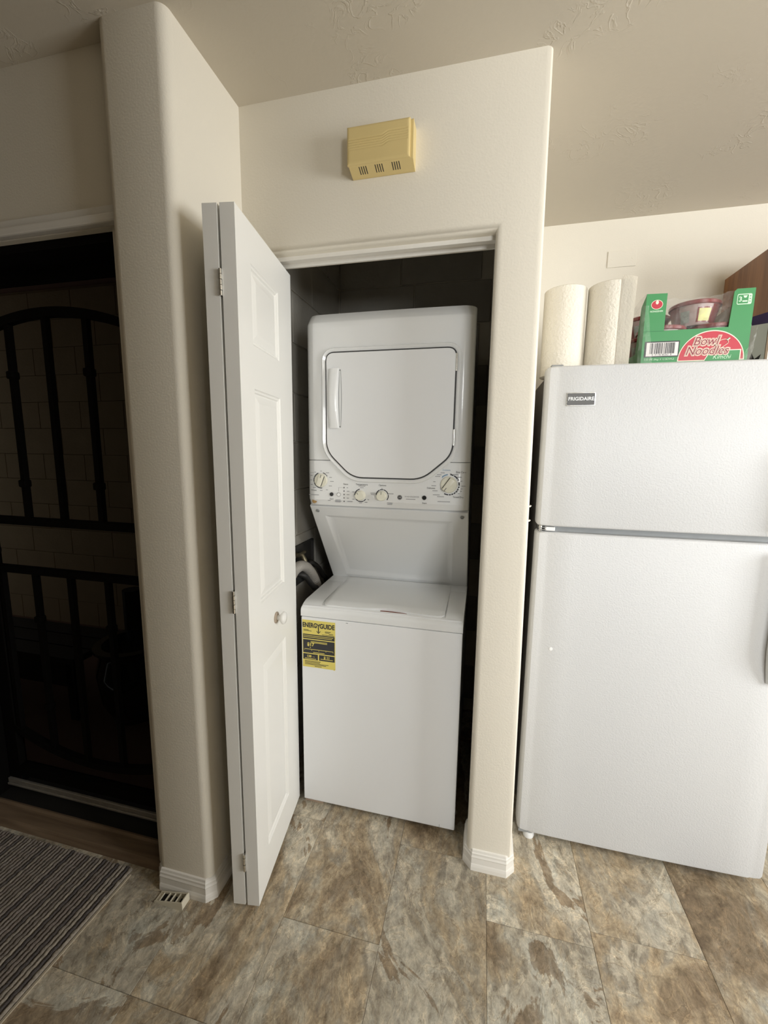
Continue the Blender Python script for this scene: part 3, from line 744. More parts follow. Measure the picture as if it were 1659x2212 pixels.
# tiny lines of print too small to read are plain strokes
for x, z, w in ((-.618, 1.2665, .040), (-.128, 1.2595, .044), (-.246, 1.264, .034), (-.556, 1.247, .010), (-.521, 1.251, .020), (-.521, 1.2465, .024), (-.521, 1.243, .020), (-.642+.012, 1.339, .012), (-.632, 1.322, .010), (-.628, 1.305, .008), (-.616, 1.294, .012),
                (-.588, 1.357, .006), (-.612, 1.352, .008), (-.562, 1.351, .012), (-.550, 1.334, .010), (-.545, 1.319, .014), (-.551, 1.302, .012), (-.565, 1.287, .008), (-.588, 1.284, .010),
                (-.428, 1.3055, .026), (-.428, 1.2995, .014), (-.461, 1.283, .008), (-.461, 1.256, .008), (-.433, 1.243, .010), (-.412, 1.246, .010), (-.403, 1.256, .006),
                (-.352, 1.2995, .004), (-.386, 1.281, .018), (-.386, 1.276, .014), (-.318, 1.281, .018), (-.322, 1.247, .020), (-.322, 1.242, .018),
                (-.135, 1.361, .014), (-.147, 1.354, .016), (-.152, 1.348, .018), (-.163, 1.329, .008), (-.165, 1.315, .016), (-.160, 1.297, .018), (-.155, 1.283, .024), (-.140, 1.277, .024), (-.107, 1.358, .006), (-.090, 1.356, .016), (-.078, 1.347, .018), (-.070, 1.333, .006), (-.062, 1.316, .014), (-.068, 1.306, .005), (-.070, 1.298, .005), (-.077, 1.290, .005), (-.484, 1.2975, .005), (-.481, 1.2847, .010), (-.481, 1.2719, .010), (-.482, 1.259, .008), (-.474, 1.2463, .020)):
    yq = min(fy(x-w/2), fy(x), fy(x+w/2)); obj('fine_print', B(x-w/2, x+w/2, yq-.0005, yq+.001, z-.0011, z+.0009), M_printgrey, cp)
# maker's round emblem: ring with an interlaced monogram
obj('emblem', Lz([(.0085, 0), (.0085, .0008), (0, .0008)], (-.286, fy(-.286), 1.269), (0, -1, 0), 24), M_black, cp)
dial(-.286, 1.269, .0064, .0070, [(0, 360)], M_white)
for k_, q_ in ((-.0022, 'G'), (.0024, 'E')): text(cp, q_, .0072, (-.286+k_, fy(-.286)-.0013, 1.2690), M_white, name='emblem_letter', shear=.3)
# energy label on the washer front
lb = obj('energy_label', B(-.6455, -.5125, 1.3918, 1.3932, .602, .7925), M_label, wd, label='yellow energy guide sticker with black bands')
LYT = 1.3917
def strip(x0, x1, z0, z1, m, y=LYT, n='print_band'): return obj(n, B(x0, x1, y, y+.0004, z0, z1), m, lb)
text(lb, 'ENERG', .0255, (-.6150, LYT-.0003, .7720), M_print, off=.0009, xs=.74); text(lb, 'GUIDE', .0255, (-.5447, LYT-.0003, .7720), M_print, off=.0009, xs=.80)
text(lb, 'Y', .0255, (-.5800, LYT-.0003, .7700), M_print, off=.0009, xs=.80)
bm = bmesh.new(); box(bm, -.5812, -.5778, LYT-.0003, LYT, .747, .764); v = [bm.verts.new((x, LYT-.0003, z)) for x, z in ((-.5875, .7505), (-.5795, .7415), (-.5715, .7505), (-.5715, .7535), (-.5795, .7455), (-.5875, .7535))]; bm.faces.new(v); obj('arrow', bm, M_print, lb)
strip(-.643, -.515, .718, .736, M_print); strip(-.643, -.515, .660, .714, M_print)
strip(-.643, -.583, .633, .656, M_print); strip(-.578, -.515, .633, .656, M_print)
yL = LYT-.0004
for x0, x1, z in ((-.641, -.520, .7305), (-.641, -.525, .7245), (-.612, -.545, .7075), (-.610, -.545, .7030), (-.602, -.556, .664), (-.572, -.522, .640), (-.637, -.590, .637)): strip(x0, x1, z-.0011, z+.0011, M_label, yL, 'fine_print')
for x0, x1, z in ((-.640, -.620, .7535), (-.640, -.608, .7495), (-.553, -.530, .7525), (-.553, -.535, .749), (-.538, -.520, .745), (-.565, -.516, .7395), (-.637, -.572, .627), (-.637, -.575, .6225), (-.637, -.540, .6175), (-.637, -.550, .613), (-.596, -.568, .6075)): strip(x0, x1, z-.0009, z+.0009, M_print, yL, 'fine_print')
text(lb, '$17', .0185, (-.6120, yL-.0003, .6950), M_label, off=.0008); text(lb, '138', .0130, (-.619, yL-.0003, .6465), M_label, off=.0005); text(lb, 'kWh', .005, (-.6, yL-.0003, .645), M_label); text(lb, '$ 11', .0135, (-.5465, yL-.0003, .6475), M_label, off=.0006)
bm = bmesh.new(); bm.faces.new([bm.verts.new((x, yL-.0002, z)) for x, z in ((-.6165, .6845), (-.6135, .680), (-.6105, .6845))]); obj('pointer', bm, M_label, lb)
strip(-.637, -.521, .6745, .6765, M_label, yL, 'scale_line')
for x in (-.637, -.608, -.579, -.550, -.521): strip(x-.0006, x+.0006, .670, .6765, M_label, yL, 'scale_line')
bm = bmesh.new(); v = [bm.verts.new(p) for p in ((-.520, 1.3915, .601), (-.5155, 1.3905, .600), (-.5125, 1.3890, .608), (-.5140, 1.3912, .6085))]; bm.faces.new(v); obj('curled_corner', bm, M_label, lb)
obj('chip_mark', B(-.0995, -.0985, 1.3922, 1.3932, .022, .036), M_greyseam, wd); obj('chip_mark', B(-.470, -.462, 1.3922, 1.3932, .7955, .7975), M_greyseam, wd)
for x in (-.60, -.09):
    for y in (1.47, 2.03): obj('foot', Lz([(.018, 0), (.018, .012), (.008, .014), (.008, .036), (0, .036)], (x, y, 0), n=16), M_black, wd)
sh = thing('wood_shim', 'pale wooden shim under the left front corner of the washer', 'shim', (-.585, 1.43, 0))
obj('wedge', B(-.652, -.575, 1.408, 1.436, 0, .007, bev=.001), mat('shim_wood', (.50, .37, .28), .7, noise=(30, .1)), sh)

# ---- plumbing on the closet's left wall
ob = thing('washer_valve_box', 'metal washer valve box with its recess shade coloured in, on the block wall left of the washer', 'valve box', (-.775, 1.65, .85))
bm = bmesh.new(); box(bm, -.775, -.770, 1.44, 1.787, .845, 1.022); obj('back_plate', bm, M_plate, ob)  # flat plate, coloured dark for the shade of an open recess
bm = bmesh.new(); box(bm, -.775, -.764, 1.777, 1.787, .845, 1.022); box(bm, -.775, -.764, 1.44, 1.787, 1.014, 1.022); obj('frame', bm, M_plate, ob)
for y in (1.50, 1.60):
    bm = bmesh.new(); tube(bm, [(-.770, y, .985), (-.735, y, .985), (-.725, y, .965), (-.725, y, .93)], .011, 10); obj('valve', bm, M_brass, ob, smooth=40)
    bm = bmesh.new(); tube(bm, [(-.738, y-.028, .995), (-.738, y+.028, .995)], .007, 8); obj('valve_handle', bm, M_brass, ob, smooth=40)
corr = catmull([(-.712, 1.44, .945), (-.712, 1.466, .958), (-.712, 1.518, .962), (-.712, 1.572, .946), (-.712, 1.62, .914), (-.712, 1.664, .87), (-.712, 1.70, .815), (-.712, 1.715, .755), (-.712, 1.715, .40), (-.712, 1.75, .06)], 26)
dh = obj('drain_hose', T(corr, .02, 12, radii=[.0185+.0045*(.5-.5*math.cos(2*PI*i/5)) for i in range(len(corr))]), M_corr, smooth=80)
tag(dh, 'grey corrugated drain hose arching out of the valve box beside the washer', 'hose')
h1 = obj('supply_hose', T(catmull([(-.725, 1.60, .935), (-.712, 1.63, .949), (-.71, 1.656, .938), (-.71, 1.714, .903), (-.71, 1.763, .854), (-.71, 1.816, .792), (-.71, 1.85, .5)], 8), .011, 10), M_hose, smooth=70)
tag(h1, 'black rubber supply hose curving behind the grey drain hose', 'hose', 'washer supply hoses')
h2 = obj('supply_hose', T(catmull([(-.725, 1.50, .935), (-.69, 1.515, .925), (-.685, 1.545, .895), (-.685, 1.60, .848), (-.685, 1.645, .800), (-.685, 1.68, .5)], 8), .0115, 10), M_hose, smooth=70)
tag(h2, 'black rubber supply hose passing in front of and below the grey drain hose', 'hose', 'washer supply hoses')

# ---- refrigerator
fr = thing('refrigerator', 'white top freezer refrigerator with textured doors right of the closet', 'refrigerator', (.58, 1.8, 0))
FX0, FX1 = .186, .973
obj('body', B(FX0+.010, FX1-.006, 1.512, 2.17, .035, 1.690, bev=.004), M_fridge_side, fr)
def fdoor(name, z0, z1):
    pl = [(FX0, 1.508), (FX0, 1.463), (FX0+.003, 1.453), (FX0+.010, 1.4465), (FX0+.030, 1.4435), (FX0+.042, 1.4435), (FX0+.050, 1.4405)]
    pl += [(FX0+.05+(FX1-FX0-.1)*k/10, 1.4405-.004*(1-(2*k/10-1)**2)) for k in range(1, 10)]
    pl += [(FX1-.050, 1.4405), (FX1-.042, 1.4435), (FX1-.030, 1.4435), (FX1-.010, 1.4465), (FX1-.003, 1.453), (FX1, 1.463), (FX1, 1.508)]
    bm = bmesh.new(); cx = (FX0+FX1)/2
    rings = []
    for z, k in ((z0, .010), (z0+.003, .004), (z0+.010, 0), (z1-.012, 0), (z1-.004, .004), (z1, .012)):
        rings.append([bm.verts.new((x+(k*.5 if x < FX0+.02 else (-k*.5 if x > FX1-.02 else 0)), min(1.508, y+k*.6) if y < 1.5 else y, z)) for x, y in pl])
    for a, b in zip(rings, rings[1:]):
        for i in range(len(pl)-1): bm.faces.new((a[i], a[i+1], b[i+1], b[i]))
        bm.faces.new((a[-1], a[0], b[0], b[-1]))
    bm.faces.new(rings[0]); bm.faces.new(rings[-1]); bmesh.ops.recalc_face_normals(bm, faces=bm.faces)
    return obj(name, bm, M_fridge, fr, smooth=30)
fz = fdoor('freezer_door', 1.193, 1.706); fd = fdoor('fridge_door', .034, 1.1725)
obj('door_gasket', B(FX0+.012, FX1-.012, 1.475, 1.512, 1.168, 1.198), M_greyseam, fr)
obj('gasket_strip', B(FX0+.010, FX1-.010, 1.506, 1.514, .05, 1.69), M_greyseam, fr)
# middle hinge
bm = bmesh.new(); box(bm, FX0+.004, FX0+.030, 1.447, 1.50, 1.1790, 1.1815); box(bm, FX0+.004, FX0+.030, 1.447, 1.50, 1.1855, 1.188); tube(bm, [(FX0+.014, 1.462, 1.174), (FX0+.014, 1.462, 1.192)], .006, 12)
obj('hinge', bm, M_chrome, fr, smooth=40)
obj('hinge_cover', B(FX0+.026, FX0+.058, 1.4475, 1.50, 1.1765, 1.1895, bev=.002), M_white, fr)
obj('top_hinge', B(FX0+.012, FX0+.05, 1.455, 1.53, 1.7045, 1.7125, bev=.004), M_greyseam, fr)
obj('bottom_hinge', B(FX0+.006, FX0+.040, 1.452, 1.51, .022, .034, bev=.002), M_greyseam, fr)
obj('leveling_foot', Lz([(.020, 0), (.022, .010), (.020, .024), (0, .024)], (FX0+.045, 1.470, 0), n=20), M_white, fr, smooth=40)
for x, y in ((FX1-.05, 1.56), (FX0+.05, 2.1), (FX1-.05, 2.1)): obj('foot', Lz([(.02, 0), (.02, .036), (0, .036)], (x, y, 0), n=16), M_black, fr)
obj('kick_grille', B(FX0+.05, FX1-.03, 1.53, 1.54, .012, .036), M_black, fr)
obj('hole_plug', Lz([(.0062, 0), (.0055, .002), (0, .0026)], (.257, 1.4405, .765), (0, -1, 0), 16), M_white, fd, smooth=40)
bm = B(.2495, .3295, 1.4345, 1.4415, 1.5835, 1.6205, bev=.0015); bd_ = obj('name_badge', bm, M_badge, fz, label='grey metal name badge')
obj('badge_frame', B(.2475, .3315, 1.4365, 1.4425, 1.5815, 1.6225, bev=.0015), M_chrome, fz)
text(bd_, 'FRIGIDAIRE', .0150, (.2895, 1.4341, 1.6025), M_white, off=.0003, xs=.99)
def handle(parent, z0, z1, taper_low):
    bm = bmesh.new(); rows = []; n = 20
    for k in range(n+1):
        t = k/n; z = z0+(z1-z0)*t; s = math.sin(PI*min(1, (t if taper_low else 1-t)*3.2)/2)
        cx = .903; d = .012+.036*s; w = .018+.010*s
        rows.append([bm.verts.new(q) for q in ((cx-w, 1.4385, z), (cx-w*.9, 1.4385-d*.8, z), (cx-w*.4, 1.4385-d, z), (cx+w*.4, 1.4385-d, z), (cx+w*.9, 1.4385-d*.8, z), (cx+w, 1.4385, z))])
    for a, b in zip(rows, rows[1:]):
        for i in range(5): bm.faces.new((a[i], a[i+1], b[i+1], b[i]))
    bm.faces.new(rows[0]); bm.faces.new(rows[-1]); bmesh.ops.recalc_face_normals(bm, faces=bm.faces)
    return obj('handle', bm, M_white, parent, smooth=50)
handle(fd, .735, 1.15, True); handle(fz, 1.21, 1.50, False)

# ---- on top of the refrigerator
TOP = 1.6905
def towel(name, x, y, h, r, label):
    t = thing(name, label, 'paper towel', (x, y, TOP), 'paper towel rolls on the refrigerator')
    bm = bmesh.new(); n = 48; prof = [(0, .019), (0, .0195)]
    lathe(bm, [(.020, h), (r-.003, h), (r, h-.002), (r, .002), (r-.003, 0), (.020, 0), (.020, h)], (x, y, TOP), n=n)
    obj('paper_roll', bm, M_paper, t, smooth=50)
    obj('cardboard_core', Lz([(.0195, h-.001), (.0185, h-.001), (.0185, .001), (.0195, .001), (.0195, h-.001)], (x, y, TOP), n=24), M_card, t, smooth=50)
    return t
t1 = towel('paper_towel_roll', .2435, 1.572, .279, .066, 'white paper towel roll against the wall corner, on the refrigerator')
t2 = towel('paper_towel_roll', .379, 1.565, .281, .0655, 'white paper towel roll with a loose sheet, beside the green noodle carton')
# loose sheet leaving the second roll
bm = bmesh.new(); rows = []
pts = [(.379+.0665*math.cos(a), 1.565+.0665*math.sin(a)) for a in [-1.35+.06*k for k in range(7)]]
pts += [(.441, 1.524), (.452, 1.527), (.459, 1.531)] if False else [(.4215, 1.5120), (.4315, 1.5190), (.4405, 1.5265)]
for z in (TOP+.001, TOP+.292): rows.append([bm.verts.new((x+(.004 if z > 1.8 and i > 6 else 0), y, z)) for i, (x, y) in enumerate(pts)])
for i in range(len(pts)-1): bm.faces.new((rows[0][i], rows[0][i+1], rows[1][i+1], rows[1][i]))
r = bmesh.ops.solidify(bm, geom=bm.faces[:], thickness=.0008); obj('loose_sheet', bm, M_paper, t2, smooth=60)

# noodle carton
nc = thing('noodle_carton', 'open green cardboard carton of noodle bowls in torn clear film', 'carton', (.62, 1.66, TOP))
CX0, CX1, CY0, CY1 = .474, .763, 1.522, 1.807
bm = bmesh.new()
prism(bm, [(CX0, TOP+.002), (CX1, TOP+.002), (CX1, 1.926), (.716, 1.926), (.709, 1.919), (.7045, 1.8185), (.531, 1.8165), (.531, 1.9265), (CX0, 1.9275)], CY0, CY0+.003)
fp = obj('front_wall', bm, M_green, nc)
obj('bottom', B(CX0, CX1, CY0, CY1, TOP, TOP+.003), M_card, nc)
bm = bmesh.new(); prism(bm, [(CY0+.003, TOP+.003), (CY1, TOP+.003), (CY1, 1.90), (CY1-.06, 1.90), (CY1-.09, 1.76), (CY0+.06, 1.76), (CY0+.04, 1.90), (CY0+.003, 1.925)], CX0, CX0+.003, 'x')
obj('side_wall', bm, M_green, nc)
bm = bmesh.new(); prism(bm, [(CY0+.003, TOP+.003), (CY1, TOP+.003), (CY1, 1.90), (CY0+.003, 1.925)], CX1-.003, CX1, 'x'); obj('side_wall', bm, M_card, nc)
obj('back_wall', B(CX0, CX1, CY1-.003, CY1, TOP+.003, 1.80), M_card, nc)
yF = CY0-.0004
obj('fold_line', B(CX0, .531, yF, CY0, 1.8150, 1.8162), mat('dark_green_crease', (.03, .18, .07), .6, noise=(30, .1)), fp)
def dome(cx, cz, rx, rz, m, y, x0=-9, x1=9, z0=-9, n=40, name='round_panel'):
    bm = bmesh.new(); pts = []
    for k in range(n+1):
        a = PI*k/n; pts.append((cx+rx*math.cos(a), cz+rz*math.sin(a)))
    bm.faces.new([bm.verts.new((x, y, z)) for x, z in pts]); return obj(name, bm, m, fp)
dome(.6655, 1.722, .0895, .0890, M_cream, yF-.0002); dome(.6655, 1.7245, .0865, .0835, M_red, yF-.0004)
def quad(pts, m, y, name='print_patch'):
    bm = bmesh.new(); bm.faces.new([bm.verts.new((x, y, z)) for x, z in pts]); return obj(name, bm, m, fp)
quad([(.648, 1.7215), (.745, 1.7215), (.745, 1.7525), (.664, 1.7525)], M_cream, yF-.0006)
quad([(.6505, 1.7215), (.742, 1.7215), (.742, 1.7500), (.6655, 1.7500)], M_green, yF-.0008)
def logo(s, x, z, size):
    for off, m, dy in ((.0034, M_cream, .0010), (.0022, M_red, .0012), (.0013, M_cream, .0014), (.0001, M_maroon, .0016)):
        text(fp, s, size, (x, yF-dy, z), m, shear=.28, off=off*size/.034, xs=.92)
logo('Bowl', .6480, 1.7790, .036); logo('Noodles', .6530, 1.7510, .036)
text(fp, 'Kimchi', .017, (.695, yF-.0010, 1.7315), M_palegreen, shear=.25)
# chilli pepper outline
pp = catmull([(.668, 0, 1.768), (.682, 0, 1.777), (.695, 0, 1.783), (.706, 0, 1.781), (.708, 0, 1.772), (.700, 0, 1.765), (.690, 0, 1.757)], 6)
obj('pepper_outline', T([(p.x, yF-.0008, p.z) for p in pp], .0008, 6), M_cream, fp); obj('pepper_stem', T([(.704, yF-.0008, 1.780), (.711, yF-.0008, 1.786)], .0022, 6), M_palegreen, fp)
# barcode
quad([(.4815, 1.7375), (.5785, 1.7375), (.5785, 1.7850), (.4815, 1.7850)], M_print, yF-.0002, 'barcode_border'); quad([(.4865, 1.7405), (.5755, 1.7405), (.5755, 1.7815), (.4865, 1.7815)], M_barcode, yF-.0004, 'barcode_field')
bm = bmesh.new(); x = .4965; rnd = random.Random(3)
while x < .566:
    w = rnd.choice((.0006, .0012, .0018, .0026)); box(bm, x, x+w, yF-.0006, yF-.0004, 1.7475, 1.7800); x += w+rnd.choice((.0007, .0012, .0018))
obj('barcode_lines', bm, M_print, fp)
text(fp, '0  31146 85262  8', .0075, (.531, yF-.0006, 1.7440), M_print); text(fp, '3.03 OZ (86g) X 12 BOWLS', .0072, (.5250, yF-.0004, 1.7305), M_palegreen)
# left post emblem: red ellipse with a drop
def ell(cx, cz, rx, rz, m, y, name='emblem'):
    bm = bmesh.new(); bm.faces.new([bm.verts.new((cx+rx*math.cos(2*PI*k/28), y, cz+rz*math.sin(2*PI*k/28))) for k in range(28)]); obj(name, bm, m, fp)
ell(.5045, 1.8945, .0165, .0140, M_cream, yF-.0002); ell(.5045, 1.8945, .0150, .0125, M_red, yF-.0004); ell(.5045, 1.9010, .0042, .0058, M_cream, yF-.0006)
text(fp, 'NONGSHIM', .0072, (.5045, yF-.0004, 1.8745), M_palegreen, off=.0002, xs=.95)
# right post symbol: microwave oven, 3 minutes
def rr(x0, x1, z0, z1, r, m, y, name='oven_symbol'):
    bm = bmesh.new(); bm.faces.new([bm.verts.new((x, y, z)) for x, z in rrect(x0, x1, z0, z1, r, 4)]); obj(name, bm, m, fp)
rr(.7175, .7555, 1.8805, 1.9105, .004, M_palegreen, yF-.0002); rr(.7195, .7465, 1.8830, 1.9080, .002, M_green, yF-.0004)
text(fp, '3', .019, (.7260, yF-.0006, 1.8950), M_palegreen, off=.0004); quad([(.7325, 1.9055), (.7435, 1.9055), (.7405, 1.8990), (.7355, 1.8990)], M_palegreen, yF-.0006); quad([(.7315, 1.8915), (.7445, 1.8915), (.7445, 1.8875), (.7315, 1.8875)], M_palegreen, yF-.0006)
for z in (1.8885, 1.8960, 1.9035): quad([(.7495, z-.0012), (.7525, z-.0012), (.7525, z+.0012), (.7495, z+.0012)], M_green, yF-.0004)
# film: draped sheet over the carton
def sheet(f, nu, nv, name):
    bm = bmesh.new(); V = [[bm.verts.new(f(i/nu, j/nv)) for j in range(nv+1)] for i in range(nu+1)]
    for i in range(nu):
        for j in range(nv): bm.faces.new((V[i][j], V[i+1][j], V[i+1][j+1], V[i][j+1]))
    return obj(name, bm, M_film, nc, smooth=60)
rw = random.Random(5)
wr = lambda a, b: .002*math.sin(17*a+3*b)+.0015*math.sin(41*b+9*a)
def film_top(u, v):
    x = CX0-.002+(CX1-CX0+.004)*u; sag = .020*math.sin(PI*min(1, max(0, u*1.15)))**.8
    return (x, CY0+.004+(CY1-CY0)*v, 1.928-sag*(1-v*.3)-.02*v+wr(u*3, v*3))
sheet(film_top, 24, 10, 'film_wrap')
def film_front(u, v):
    x = .528+(.712-.528)*u; zt = film_top((x-CX0)/(CX1-CX0), 0)[2]
    return (x, CY0+.0045+wr(u*4, v*2)*.6, 1.8165+(zt-1.8165)*v)
sheet(film_front, 20, 8, 'film_wrap')
def film_left(u, v):
    bl_ = .028*math.sin(PI*v)*math.sin(PI*min(1, .25+u*.75))
    return (CX0-.003-bl_-.010*(1-v)+wr(u*6, v*7)*1.4, CY0-.004+(CY1-CY0+.004)*u, TOP+.001+(1.9275-TOP-.03*u)*v)
sheet(film_left, 14, 16, 'film_wrap')
def film_corner(u, v):
    x0 = .760-.062*(1-v)**1.2; x1 = CX1+.006+.010*v
    return (x0+(x1-x0)*u, CY0-.004-.005*math.sin(PI*u)+wr(u*5, v*9)*1.6, TOP+.001+.128*v*(.45+.55*u))
sheet(film_corner, 10, 16, 'film_wrap')
def film_lcorner(u, v):
    return (CX0-.012+(.030*(1-v)+.018)*u, CY0-.004-.004*math.sin(PI*u)+wr(u*5, v*9)*1.2, TOP+.001+.20*v)
sheet(film_lcorner, 6, 16, 'film_wrap')
# bowls inside
def bowl(x, y, z, label):
    t = thing('noodle_bowl', label, 'bowl', (x, y, z), 'noodle bowls in the green carton')
    obj('bowl_body', Lz([(0, 0), (.050, 0), (.053, .004), (.0655, .060), (.0655, .062), (0, .062)], (x, y, z), n=40), M_bowlwhite, t, smooth=40)
    obj('lid', Lz([(.0655, .058), (.0700, .060), (.0705, .068), (.0680, .071), (0, .0715)], (x, y, z), n=40), M_bowlred, t, smooth=40)
    def patch(a0, a1, h0, h1, m, name, d=.0006):
        bm = bmesh.new(); n = 8; R = []
        for k in range(n+1):
            a = a0+(a1-a0)*k/n; R.append([bm.verts.new((x+(.053+(.0655-.053)*(h-.004)/.056+d)*math.cos(a), y+(.053+(.0655-.053)*(h-.004)/.056+d)*math.sin(a), z+h)) for h in (h0, h1)])
        for p, q in zip(R, R[1:]): bm.faces.new((p[0], q[0], q[1], p[1]))
        obj(name, bm, m, t)
    patch(-2.55, -2.15, .008, .042, M_bowlgrey, 'picture_label'); patch(-1.75, -1.20, .010, .045, M_bowlpic, 'picture_label', .0009); patch(-1.82, -1.13, .007, .049, M_bowlred, 'label_border')
    patch(-1.13, 0, .004, .058, M_bowlred, 'red_band'); patch(-3.6, -2.62, .004, .058, M_bowlred, 'red_band')
    return t
obj('added_bowl_riser', B(CX0+.004, CX1-.004, CY0+.004, CY1-.004, TOP+.003, TOP+.074), M_card, nc)  # added hidden block, holds the bowls up in place of a bottom layer
for (x, y, z, lab) in ((.548, 1.598, TOP+.0745, 'red lidded noodle bowl low in the front left of the green carton'),
                       (.6895, 1.598, TOP+.0745, 'red lidded noodle bowl low in the front right of the green carton'),
                       (.548, 1.731, TOP+.0745, 'red lidded noodle bowl low in the back left of the green carton'),
                       (.6895, 1.731, TOP+.0745, 'red lidded noodle bowl low in the back right of the green carton'),
                       (.640, 1.6005, TOP+.1465, 'red lidded noodle bowl on top in the middle of the open green carton'),
                       (.5485, 1.733, TOP+.1465, 'red lidded noodle bowl on top at the back left of the green carton')):
    bowl(x, y, z, lab)

# white carton with a purple flap at the right
wb = thing('food_box', 'white and grey food box with a raised purple flap right of the green carton', 'box', (.92, 1.68, TOP))
obj('side_panel', B(.800, .803, 1.60, 1.76, TOP, 1.842), M_boxgrey, wb); obj('front_panel', B(.836, .98, 1.575, 1.578, TOP, 1.842), M_boxwhite, wb)
bm = bmesh.new(); prism(bm, [(.800, 1.60), (.836, 1.575), (.836, 1.578), (.803, 1.603)], TOP, 1.838, 'z'); obj('corner_panel', bm, M_boxgrey, wb)
obj('back_panel', B(.800, .98, 1.757, 1.76, TOP, 1.84), M_boxwhite, wb); obj('end_panel', B(.977, .98, 1.578, 1.757, TOP, 1.84), M_boxwhite, wb); obj('bottom', B(.803, .977, 1.60, 1.757, TOP, TOP+.003), M_boxwhite, wb)
obj('edge_strip', B(.8355, .842, 1.5735, 1.5755, TOP, 1.842), M_card, wb)
bm = bmesh.new(); v = [bm.verts.new(p) for p in ((.797, 1.602, 1.828), (.90, 1.580, 1.845), (.90, 1.592, 1.893), (.800, 1.614, 1.866))]; bm.faces.new(v); bmesh.ops.solidify(bm, geom=bm.faces[:], thickness=.002)
obj('flap', bm, M_purple, wb)
sb = bmesh.new(); c0 = Vector((.803, 1.5975, 1.716)); pts = []
for k in range(18):
    r = .034 if k % 2 == 0 else .017
    a = 2*PI*k/18+.3; pts.append(sb.verts.new((c0.x+.82*r*math.cos(a)+.010, c0.y-.57*r*math.cos(a)-.0075, c0.z+r*1.1*math.sin(a))))
sb.faces.new(pts); obj('star_print', sb, M_black, wb)
quad_b = bmesh.new()
for a in ((.853, .856, TOP, 1.742), (.853, .93, 1.739, 1.742)): box(quad_b, a[0], a[1], 1.5742, 1.5752, a[2], a[3])
obj('print_line', quad_b, M_printgrey, wb)

# upper cabinet right of the refrigerator
uc = thing('upper_cabinet', 'brown wooden upper cabinet on the rear wall at the right edge', 'cabinet', (1.30, 2.2, 1.42))
obj('side_panel', B(.983, 1.001, 1.885, 2.2, 1.42, 2.187, bev=.001), M_cab, uc)
obj('side_panel', B(1.60, 1.618, 1.885, 2.2, 1.42, 2.187), M_cab, uc)
obj('top_panel', B(1.001, 1.60, 1.885, 2.2, 2.165, 2.187), M_cab, uc); obj('bottom_panel', B(1.001, 1.60, 1.885, 2.2, 1.42, 1.44), M_cab, uc)
obj('face_frame', B(.983, 1.618, 1.866, 1.885, 1.42, 2.187), M_cab, uc)
for x0 in (.995, 1.305):
    dr = obj('door', B(x0, x0+.30, 1.848, 1.866, 1.435, 2.172, bev=.003), M_cab, uc); obj('raised_panel', B(x0+.05, x0+.25, 1.844, 1.849, 1.49, 2.12, bev=.003), M_cab, dr)

# small white hooks on the corner by the refrigerator
for k, z in enumerate((1.270, 1.225)):
    o = thing('wall_clip', 'tiny white clip on the wall corner beside the refrigerator, '+('upper' if k == 0 else 'lower')+' of two', 'clip', (.1425, 1.33, z), 'white clips on the wall corner')
    bm = bmesh.new(); tube(bm, [(.138, 1.33, z), (.1475, 1.33, z), (.1495, 1.33, z+.0035)], .0026, 8); obj('peg', bm, M_trim, o, smooth=50)

# ---- door wedge on the floor
dw = thing('door_wedge', 'small ivory ribbed rubber door wedge on the floor by the pillar', 'doorstop', (-.905, .943, 0))
wx0, wx1, wy0, wy1 = -.955, -.850, .925, .958
bm = bmesh.new()
def wz(x): return .005+.024*(x-wx0)/(wx1-wx0)
prism(bm, roundpoly([(wx0, 0), (wx1, 0), (wx1, .030), (wx1-.012, wz(wx1-.012)), (wx0, .006)], [.001, .006, .004, .004, .001], 3), wy0, wy0+.0035)
prism(bm, roundpoly([(wx0, 0), (wx1, 0), (wx1, .030), (wx1-.012, wz(wx1-.012)), (wx0, .006)], [.001, .006, .004, .004, .001], 3), wy1-.0035, wy1)
box(bm, wx1-.007, wx1-.001, wy0+.001, wy1-.001, .001, .029, bev=.002); box(bm, wx0, wx1-.003, wy0+.002, wy1-.002, 0, .003); obj('shell', bm, M_wedge, dw)
obj('hollow', B(wx0+.014, wx1-.007, wy0+.003, wy1-.003, .003, .0045), M_dark, dw)
for x in (wx0+.014, wx0+.036, wx0+.056, wx0+.076): obj('rib', B(x, x+.003, wy0+.003, wy1-.003, .001, wz(x)-.0006), M_wedge, dw)

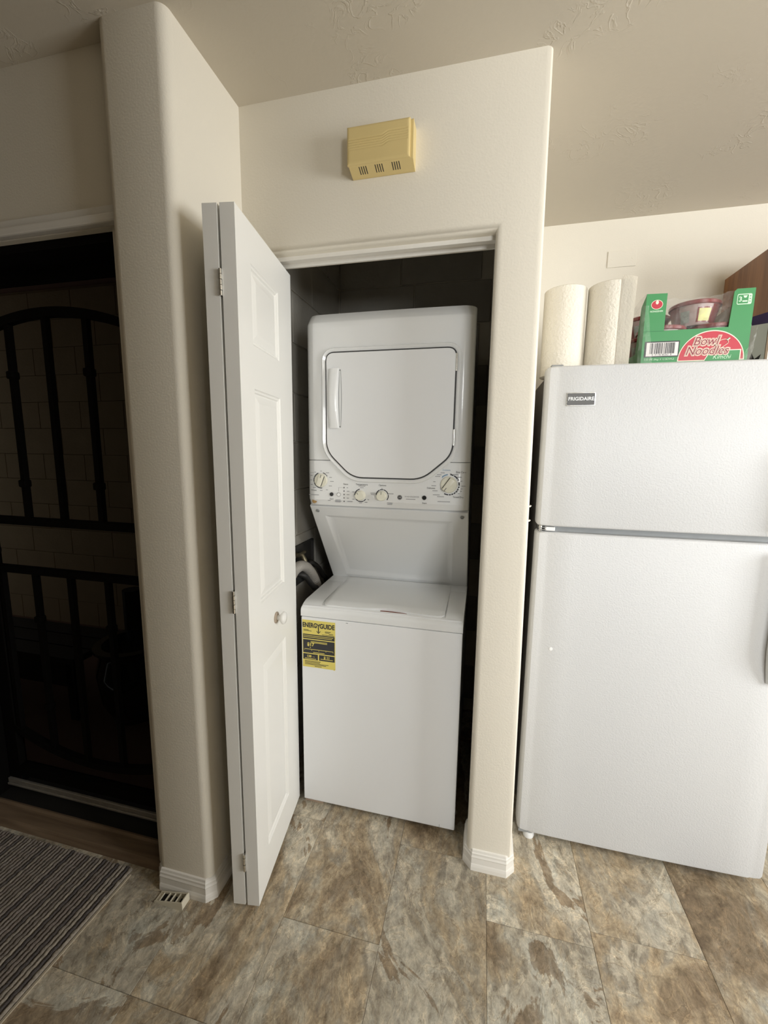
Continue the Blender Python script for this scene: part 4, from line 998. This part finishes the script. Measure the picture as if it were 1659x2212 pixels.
# ---- braided rug: every braid a strand of its own
rug = thing('braided_rug', 'grey and charcoal braided rug with lengthwise stripes before the entry door', 'rug', (-1.55, .40, 0))
rug.rotation_euler = (0, 0, -.035)
cols = [(.17, .145, .125), (.34, .30, .245), (.25, .215, .18), (.085, .075, .072), (.42, .37, .30), (.28, .24, .215), (.21, .17, .15), (.060, .053, .055)]
cols = [tuple(.5*a+.5*b for a, b in zip(c, (.20, .175, .15))) if i not in (3, 7) else tuple(.75*a+.25*b for a, b in zip(c, (.20, .175, .15))) for i, c in enumerate(cols)]
MR = [mat('rug_yarn', c, .95, spec=.1, noise=(110, .45), bump=(240, .9, .004)) for c in cols]
bm = bmesh.new(); n = 190; Lr = 1.19; w = .0072; rows = []
for j in range(n+1):
    ph = j*PI/4; s = math.sin(ph); y = -Lr/2+Lr*j/n
    h = .0068+.0022*abs(s); xo = .0016*s
    rows.append([bm.verts.new(q) for q in ((-w+xo*.4, y, .0005), (-w*.55+xo, y+.002*s, h*.85), (w*.15+xo, y-.002*s, h), (w*.8-xo, y, h*.72), (w+xo*.4, y, .0005))])
for a, b in zip(rows, rows[1:]):
    for i in range(4): bm.faces.new((a[i], a[i+1], b[i+1], b[i]))
bmesh.ops.recalc_face_normals(bm, faces=bm.faces)
me = bpy.data.meshes.new('braid'); bm.to_mesh(me); bm.free(); me.materials.append(MR[0])
for p in me.polygons: p.use_smooth = True
seq = random.Random(11); prev = 0
for k in range(58):
    o = bpy.data.objects.new('braid', me); C.objects.link(o); o.parent = rug
    xl = .418-.0138*k; o.location = (xl, .035*xl+seq.uniform(-.002, .002), 0)
    m_ = seq.choices(range(8), weights=(3, 3, 4, 2, 3, 4, 3, 2))[0]
    if k in (1, 4): m_ = 7
    if k in (0, 2, 3): m_ = 4 if k != 3 else 1
    o.material_slots[0].link = 'OBJECT'; o.material_slots[0].material = MR[m_]
bm = B(.428, .434, -Lr/2, Lr/2, 0, .004); me2 = bpy.data.meshes.new('edge_binding'); bm.to_mesh(me2); bm.free(); me2.materials.append(MR[4] if False else mat('beige_binding', (.42, .36, .27), .9, noise=(120, .15)))
o = bpy.data.objects.new('edge_binding', me2); C.objects.link(o); o.parent = rug
